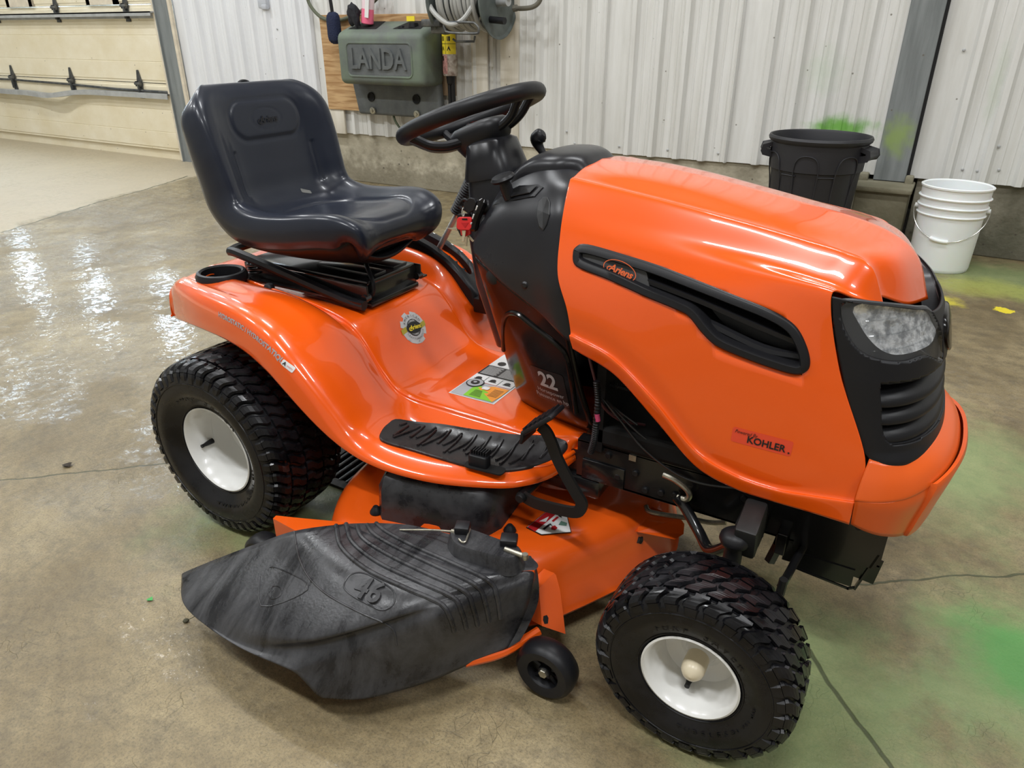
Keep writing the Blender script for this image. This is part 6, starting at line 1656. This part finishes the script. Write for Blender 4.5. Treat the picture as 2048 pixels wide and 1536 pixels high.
# wash brush hanging by its handle
wb = empty('wash_brush'); tag(wb, 'dark blue bristle wash brush hanging left of the tank', 'brush')
MB().tube([(-3.0439,3.4500,1.5459), (-3.0289,3.4500,1.4343), (-3.0212,3.4500,1.3424)], .014, 10, sm=4).build('handle', M_black, wb)
bm = bmesh.new(); bmesh.ops.create_icosphere(bm, subdivisions=4, radius=1)
c_ = Vector((-3.0198,3.4500,1.2421))
for v in bm.verts:
    v.co = Vector((math.copysign(abs(v.co.x)**.6, v.co.x)*.060, v.co.y*.04, math.copysign(abs(v.co.z)**.45, v.co.z)*.115)) * (1+random.uniform(-.03, .03)) + c_
bmobj('bristles', bm, mat('navy_bristle', (.012, .018, .05), .9, bump=(120, .8, .01)), wb)
# loop of dark hose on the wall
tag(MB().tube([(-3.3755,3.5500,1.5228), (-3.3494,3.5500,1.4134), (-3.2263,3.5500,1.3168), (-3.0384,3.5500,1.3008), (-2.8639,3.5500,1.3425), (-2.7021,3.5500,1.4108), (-2.5532,3.5500,1.5040)], .014, 10, sm=6).build('pressure_hose', mat('hose_olive', (.10, .11, .07), .5), None), 'dark olive rubber hose looping behind the wash brush', 'hose')
# pump cord with warning tube
pcx = empty('warning_tube'); tag(pcx, 'upright plug housing with yellow warning label right of the tank', 'plug')
tb_ = Vector((-1.9301,3.4950,1.0646))
MB().lathe([(0, -.15), (.052, -.15), (.056, -.14), (.056, .165), (.05, .175), (0, .175)], tuple(tb_), n=28).build('housing', mat('tube_offwhite', (.55, .50, .45), .4, noise=(30, .12, (.25, .18, .15))), pcx)
def cyl_patch(name, z0, z1, a0, a1, m, r=.0568):
    V = []; F = []
    for i in range(11):
        a = a0+(a1-a0)*i/10
        for z in (z0, z1): V.append((tb_.x+r*math.sin(a), tb_.y-r*math.cos(a), tb_.z+z))
    for i in range(10): F.append((2*i, 2*i+2, 2*i+3, 2*i+1))
    return mesh(name, V, F, m, pcx, True)
cyl_patch('yellow_label', .0, .15, -1.3, 1.5, M_pyellow); cyl_patch('pink_label', -.135, -.005, -1.1, .2, mat('label_pink', (.65, .33, .30), .5, noise=(40, .1, (.3, .15, .14))))
for a_, z_ in ((-.45, .105), (.45, .105), (-.45, .035), (.45, .035)):
    q0 = []
    for k in range(3 if z_ < .05 else 4):
        t = PI/2+2*PI*k/(3 if z_ < .05 else 4)+(0 if z_ < .05 else PI/4); q0.append((tb_.x+.0578*math.sin(a_+.30*math.cos(t)), tb_.y-.0578*math.cos(a_+.30*math.cos(t)), tb_.z+z_+.022*math.sin(t)))
    mesh('pictogram', q0, [tuple(range(len(q0)))], M_pblk, pcx, False)
cyl_patch('label_line', .069, .072, -1.3, 1.5, M_pblk, .0575); cyl_patch('label_line', .0, .15, -.02, .02, M_pblk, .0575); cyl_patch('smudge', -.045, -.012, -.7, -.35, M_pblk, .0578)
MB().lathe([(0, .0), (.036, .0), (.03, -.06), (.02, -.07)], (tb_.x, tb_.y, tb_.z-.145), n=20).tube([(tb_.x-.012, tb_.y, tb_.z-.2), (tb_.x-.01, tb_.y, tb_.z-.45), (tb_.x-.03, tb_.y, tb_.z-.58)], .017, 8).tube([(tb_.x+.018, tb_.y, tb_.z-.2), (tb_.x+.022, tb_.y, tb_.z-.45), (tb_.x+.01, tb_.y, tb_.z-.58)], .017, 8).build('cord', M_black, pcx)
MB().lathe([(.010, 0), (.018, .004), (.018, .012), (.0, .012)], (tb_.x, tb_.y-.04, tb_.z+.20), n=14, R=Matrix.Rotation(PI/2, 3, 'X')).build('hook_plate', M_galv, pcx)
# hose reel
rl = empty('hose_reel'); tag(rl, 'grey metal hose reel with coiled grey hose high on the wall', 'reel')
ax_z, ax_y = 1.42, 3.36
M_reel = mat('reel_green', (.075, .09, .085), .5, noise=(6, .15, (.13, .15, .14)))
M_ghose = mat('grey_hose', (.36, .36, .34), .42)
MB().lathe([(.0, -.006), (.235, -.006), (.250, .006), (.256, .006), (.250, -.010), (.235, -.018), (0, -.018)], (-1.42, ax_y, ax_z), n=56, axis='x').build('flange', M_reel, rl)
MB().lathe([(.0, .006), (.215, .006), (.225, -.004), (.225, -.014), (0, -.014)], (-1.86, ax_y, ax_z), n=56, axis='x').build('flange', M_reel, rl)
MB().lathe([(.11, 0), (.11, .42)], (-1.85, ax_y, ax_z), n=32, axis='x').build('drum', M_reel, rl)
co_ = []
for i in range(9*40):
    t = i/40; r = .185+.012*math.sin(t*1.7); x = -1.80+.036*t+.006*math.sin(t*5)
    co_.append((x, ax_y-r*math.cos(2*PI*t), ax_z-r*math.sin(2*PI*t)))
MB().tube(co_, .0165, 9).build('coiled_hose', M_ghose, rl)
MB().tube([(-1.9181,3.2000,1.4909), (-1.8759,3.1800,1.3884), (-1.7839,3.1400,1.3126), (-1.6642,3.1200,1.2595), (-1.5741,3.1400,1.2866), (-1.5168,3.1800,1.3709), (-1.4999,3.2000,1.4366)], .017, 10, sm=8).build('hose_loop', M_ghose, rl)
MB().tube([(-1.43, ax_y, ax_z-.02), (-1.33, ax_y-.02, ax_z-.02)], .03, 14).tube([(-1.33, ax_y-.02, ax_z-.01), (-1.31, ax_y-.02, ax_z+.12)], .018, 10).build('hub_axle', M_galv, rl)
MB().tube([(-1.43, ax_y-.10, ax_z-.13), (-1.30, ax_y-.12, ax_z-.14)], .022, 14).build('crank_handle', M_black, rl)
MB().tube([(-1.6966,3.1200,1.2750), (-1.7141,3.1200,1.2567), (-1.7070,3.1200,1.2320), (-1.6747,3.1200,1.2104), (-1.4629,3.1200,1.2044), (-1.4346,3.1200,1.2165), (-1.4341,3.1200,1.2406), (-1.4613,3.1200,1.2647), (-1.5010,3.1200,1.2709), (-1.6924,3.1200,1.2749)], .0085, 8, sm=3).tube([(-1.8211,3.3000,1.2773), (-1.8048,3.2800,1.3275), (-1.6241,3.2800,1.3195), (-1.5812,3.2500,1.2725)], .008, 8).tube([(-1.7930,3.3400,1.1680), (-1.7676,3.3400,1.1519), (-1.6136,3.3400,1.1527), (-1.6042,3.3400,1.1880)], .008, 8).build('guide_frame', M_dkiron, rl)
MB().box((-1.8903,3.2500,1.2709), (.16, .10, .05), bev=.01).box((-1.8571,3.3000,1.2520), (.12, .12, .10), bev=.01).build('arm_bracket', M_dkiron, rl)
tag(MB().tube([(-1.3698,3.5000,1.3643), (-1.2984,3.4800,1.3599), (-1.2142,3.4700,1.3677), (-1.1641,3.4700,1.3972), (-1.1347,3.4700,1.4625)], .016, 12, sm=6).tube([(-1.3819,3.5000,1.3614), (-1.3537,3.5000,1.3641)], .022, 8).build('feed_hose', mat('hose_brown', (.16, .15, .12), .4), None), 'short brown grey feed hose curving up from the reel', 'hose')
# small electrical box at the top of the wall
eb_ = MB().box((-3.9365,3.6000,1.4464), (.10, .05, .10), bev=.01).box((-3.9157,3.5900,1.4075), (.06, .04, .04), bev=.008).build('conduit_box', mat('box_grey', (.48, .50, .54), .5), None)
tag(eb_, 'small grey electrical box on the wall above the seat', 'box')
# ---- black waste bin
bn = empty('waste_bin'); tag(bn, 'large round black plastic waste bin against the back wall', 'bin')
M_bin = mat('bin_black', (.022, .022, .026), .5, bump=(200, .1, .001))
bc = (.835, 3.10, 0)
MB().lathe([(.0, .012), (.205, .012), (.208, .0), (.212, .012), (.238, .50), (.242, .515), (.250, .52), (.256, .62), (.258, .66), (.272, .672), (.276, .685), (.270, .697), (.262, .697), (.256, .685), (.250, .62), (.228, .50), (.202, .04), (0, .03)], bc, n=72).build('body', M_bin, bn)
def wallpt(a, z, l=0):
    r = np.interp(z, [0, .5, .52, .62, .68], [.210, .238, .250, .256, .262])+l; return (bc[0]+r*math.sin(a), bc[1]-r*math.cos(a), z)
for a in (-.95, -.05, .85):
    P = [wallpt(a-.24, .05, .002), wallpt(a-.26, .40, .002), wallpt(a-.26, .54, .003), wallpt(a-.18, .595, .003), wallpt(a, .61, .003), wallpt(a+.18, .595, .003), wallpt(a+.26, .54, .003), wallpt(a+.26, .40, .002), wallpt(a+.24, .05, .002)]
    MB().tube(P, .0035, 8, sm=4).build('moulded_rib', M_bin, bn)
for a in (-.45, .40): MB().tube([wallpt(a-.18, .50, .004), wallpt(a+.18, .50, .004)], .004, 8).build('moulded_rib', M_bin, bn)
for sg in (-1, 1):
    a = sg*1.35
    V = []; F = []
    for (l, z) in ((-.01, .655), (.050, .640), (.060, .61), (.050, .590), (-.01, .575), (-.01, .605), (.038, .615), (.036, .628), (-.01, .640)):
        for da in (-.24, .24): V.append(wallpt(a+da, z, l*(1.0)))
    k = 9
    for i in range(k): F.append((2*i, 2*i+1, 2*((i+1) % k)+1, 2*((i+1) % k)))
    F += [tuple(2*i for i in range(k))[::-1], tuple(2*i+1 for i in range(k))]
    o = mesh('bin_handle', V, F, M_bin, bn, True, 50)
    md = o.modifiers.new('Bevel', 'BEVEL'); md.width = .004; md.segments = 2
# ---- white pail
pl = empty('white_pail'); tag(pl, 'white plastic pail with wire bail handle by the concrete pedestal', 'bucket')
pc_ = (1.560, 3.28, 0)
M_pail = mat('white_hdpe', (.90, .91, .91), .38, spec=.4); M_pail.node_tree.nodes['Principled BSDF'].inputs['Subsurface Weight'].default_value = .15
pp_ = [(0, .012), (.146, .012), (.150, .0), (.153, .003), (.156, .02), (.163, .30), (.172, .306), (.173, .310), (.165, .314), (.166, .345), (.176, .351), (.177, .355), (.167, .359), (.168, .392), (.179, .398), (.180, .402), (.170, .406), (.171, .448), (.178, .452), (.179, .460), (.172, .464), (.165, .458), (.160, .30), (.150, .02), (0, .018)]
MB().lathe(pp_, pc_, n=80).build('pail_body', M_pail, pl)
for s in (-1, 1): MB().tube([(pc_[0]+s*.166, pc_[1], .335), (pc_[0]+s*.184, pc_[1], .335)], .012, 14).build('bail_ear', M_pail, pl)
E0, E1 = Vector((pc_[0]-.180, pc_[1], .335)), Vector((pc_[0]+.180, pc_[1], .335))
hw_ = []
for k in range(33):
    t = PI*k/32; hw_.append((pc_[0]-.186*math.cos(t), pc_[1]-.165*math.sin(t), .335-.155*math.sin(t)))
MB().tube(hw_, .0026, 8).build('bail_wire', M_chrome, pl)
MB().tube(hw_[12:18], .0095, 12).build('bail_grip', M_pail, pl)
# ---- keys hanging in the ignition
M_keymetal = mat('key_metal', (.70, .68, .60), .3, 1)
igA = Vector((0.6026,-0.1300,0.8763))
tag(MB().tube([igA+Vector((.03, .02, .0)), igA], .016, 16).build('ignition_lock', M_black, mower), None)
ky = empty('key_bunch'); tag(ky, 'bunch of keys with a red fob hanging from the ignition switch', 'keys')
def kp(px, py, d=-.14): return None
blk = [(0.6172,-0.1400,0.8986), (0.6221,-0.1400,0.8908), (0.6153,-0.1400,0.8743), (0.6011,-0.1400,0.8652), (0.5910,-0.1400,0.8705), (0.5890,-0.1400,0.8841), (0.5969,-0.1400,0.8945), (0.6072,-0.1400,0.8997)]
def plate(name, pts, m, t, parent, hole=None):
    n = len(pts); nrm = (Vector(pts[1])-Vector(pts[0])).cross(Vector(pts[2])-Vector(pts[1])).normalized(); 
    V = [tuple(Vector(p)+nrm*t/2) for p in pts]+[tuple(Vector(p)-nrm*t/2) for p in pts]
    F = [tuple(range(n)), tuple(range(2*n-1, n-1, -1))]+[(i, (i+1) % n, n+(i+1) % n, n+i) for i in range(n)]
    o = mesh(name, V, F, m, parent, False); md = o.modifiers.new('Bevel', 'BEVEL'); md.width = min(.0015, t/3); md.segments = 2
    bm = bmesh.new(); bm.from_mesh(o.data); bmesh.ops.recalc_face_normals(bm, faces=bm.faces); bm.to_mesh(o.data); bm.free(); return o
plate('ignition_key', blk, M_black, .008, ky)
MB().tube([(0.6007,-0.1420,0.8920), (0.5906,-0.1420,0.8942), (0.5814,-0.1420,0.8869), (0.5785,-0.1420,0.8791), (0.5848,-0.1420,0.8745), (0.5937,-0.1420,0.8733)], .0030, 8, sm=5).build('key_loop', M_black, ky)
MB().tube([(0.5901,-0.1460,0.8769), (0.5899,-0.1500,0.8691), (0.5928,-0.1510,0.8590), (0.5921,-0.1460,0.8622), (0.5886,-0.1420,0.8717), (0.5901,-0.1460,0.8769)], .0011, 6, sm=5).build('split_ring', M_keymetal, ky)
M_red = mat('red_fob', (.70, .025, .03), .35, coat=.3)
rf_ = [(0.5831,-0.1520,0.8580), (0.6126,-0.1520,0.8614), (0.6163,-0.1520,0.8576), (0.6157,-0.1520,0.8394), (0.6105,-0.1520,0.8333), (0.5821,-0.1520,0.8309), (0.5771,-0.1520,0.8357), (0.5791,-0.1520,0.8533)]
fb = plate('red_key_head', rf_, M_red, .007, ky)
ctr = sum([Vector(p) for p in rf_], Vector())/8
plate('key_slot', [(0.5937,-0.1563,0.8569), (0.6064,-0.1563,0.8584), (0.6076,-0.1563,0.8553), (0.5935,-0.1563,0.8537)], M_dark, .0006, fb)
plate('emblem', [(0.5904,-0.1558,0.8479), (0.6109,-0.1558,0.8503), (0.6003,-0.1558,0.8372)], mat('red_dark', (.50, .015, .02), .4), .0008, fb)
plate('key_blade', [(0.5891,-0.1510,0.8294), (0.5995,-0.1510,0.8307), (0.5964,-0.1510,0.8150), (0.5934,-0.1510,0.8047), (0.5882,-0.1510,0.8051), (0.5900,-0.1510,0.8175)], mat('brass_key', (.85, .80, .66), .25, .8), .002, ky)
plate('black_key_head', [(0.5692,-0.1350,0.8595), (0.6004,-0.1350,0.8652), (0.6064,-0.1350,0.8509), (0.5989,-0.1350,0.8173), (0.5752,-0.1350,0.8120), (0.5654,-0.1350,0.8296)], M_black, .006, ky)
plate('red_key_head', [(0.5792,-0.1420,0.8295), (0.6065,-0.1420,0.8329), (0.6062,-0.1420,0.8219), (0.5930,-0.1420,0.8148), (0.5814,-0.1420,0.8166)], M_red, .006, ky)
plate('key_blade', [(0.5892,-0.1400,0.8171), (0.5957,-0.1400,0.8180), (0.5936,-0.1400,0.7933), (0.5884,-0.1400,0.7948)], M_keymetal, .002, ky)
plate('key_blade', [(0.5917,-0.1360,0.8143), (0.5983,-0.1360,0.8174), (0.6109,-0.1360,0.8058), (0.6056,-0.1360,0.8029)], M_keymetal, .002, ky)
plate('key_blade', [(0.5380,-0.1360,0.8253), (0.5674,-0.1360,0.8300), (0.5671,-0.1360,0.8223), (0.5539,-0.1360,0.8228)], M_keymetal, .002, ky)
# ---- small debris on the floor
lf = (-0.6955,-0.4777,0.0020)
tag(mesh('dead_leaf', [(lf[0]-.018, lf[1]-.006, .003), (lf[0]-.004, lf[1]-.014, .010), (lf[0]+.016, lf[1]-.004, .004), (lf[0]+.012, lf[1]+.010, .012), (lf[0]-.008, lf[1]+.012, .005), (lf[0], lf[1], .001)], [(0, 1, 5), (1, 2, 5), (2, 3, 5), (3, 4, 5), (4, 0, 5)], mat('leaf_brown', (.03, .02, .012), .7), None), 'small dark dried leaf scrap on the floor behind the rear wheel', 'leaf')
lf = (0.0518,-0.7264,0.0020)
tag(mesh('paint_flake', [(lf[0]-.008, lf[1]-.004, .002), (lf[0]+.001, lf[1]-.007, .005), (lf[0]+.009, lf[1]+.001, .003), (lf[0]+.001, lf[1]+.007, .007), (lf[0]-.006, lf[1]+.003, .002)], [(0, 1, 2, 3, 4)], mat('flake_green', (.05, .32, .06), .5), None), 'small bright green flake on the floor beside the chute tip', 'flake')
lf = (0.1853,-0.7297,0.0020)
tag(MB().tube([(lf[0], lf[1], .003), (lf[0]+.015, lf[1]+.012, .012), (lf[0]+.026, lf[1]+.010, .028)], .0008, 5, sm=4).lathe([(0, 0), (.007, .002), (.006, .004), (0, .005)], (lf[0], lf[1], .001), n=8).build('grass_scrap', mat('scrap_dark', (.05, .045, .02), .7), None), 'tiny dark grass scrap under the chute tip', 'scrap')

# ------------------------------------------------------------------ put every thing's origin at its base
bpy.context.view_layer.update()
def bounds(o):
    pts = []
    for k in [o]+list(o.children_recursive):
        if k.type == 'MESH':
            for v in k.data.vertices: pts.append(k.matrix_world @ v.co)
    a = np.array(pts); return a.min(0), a.max(0)
for o in list(COL.objects):
    if o.parent is None and o.type in ('EMPTY', 'MESH') and 'category' in o.keys() and o.get('group') != 'ceiling lamps of the hall':
        lo, hi = bounds(o); base = Vector(((lo[0]+hi[0])/2, (lo[1]+hi[1])/2, lo[2]))
        if o.type == 'EMPTY':
            for c in o.children: c.location = Vector(c.location)-base
            o.location = Vector(o.location)+base
        else:
            if o.data.users == 1 and tuple(o.location) == (0, 0, 0):
                o.data.transform(Matrix.Translation(-base)); o.location = base
                for c in o.children: c.location = Vector(c.location)-base
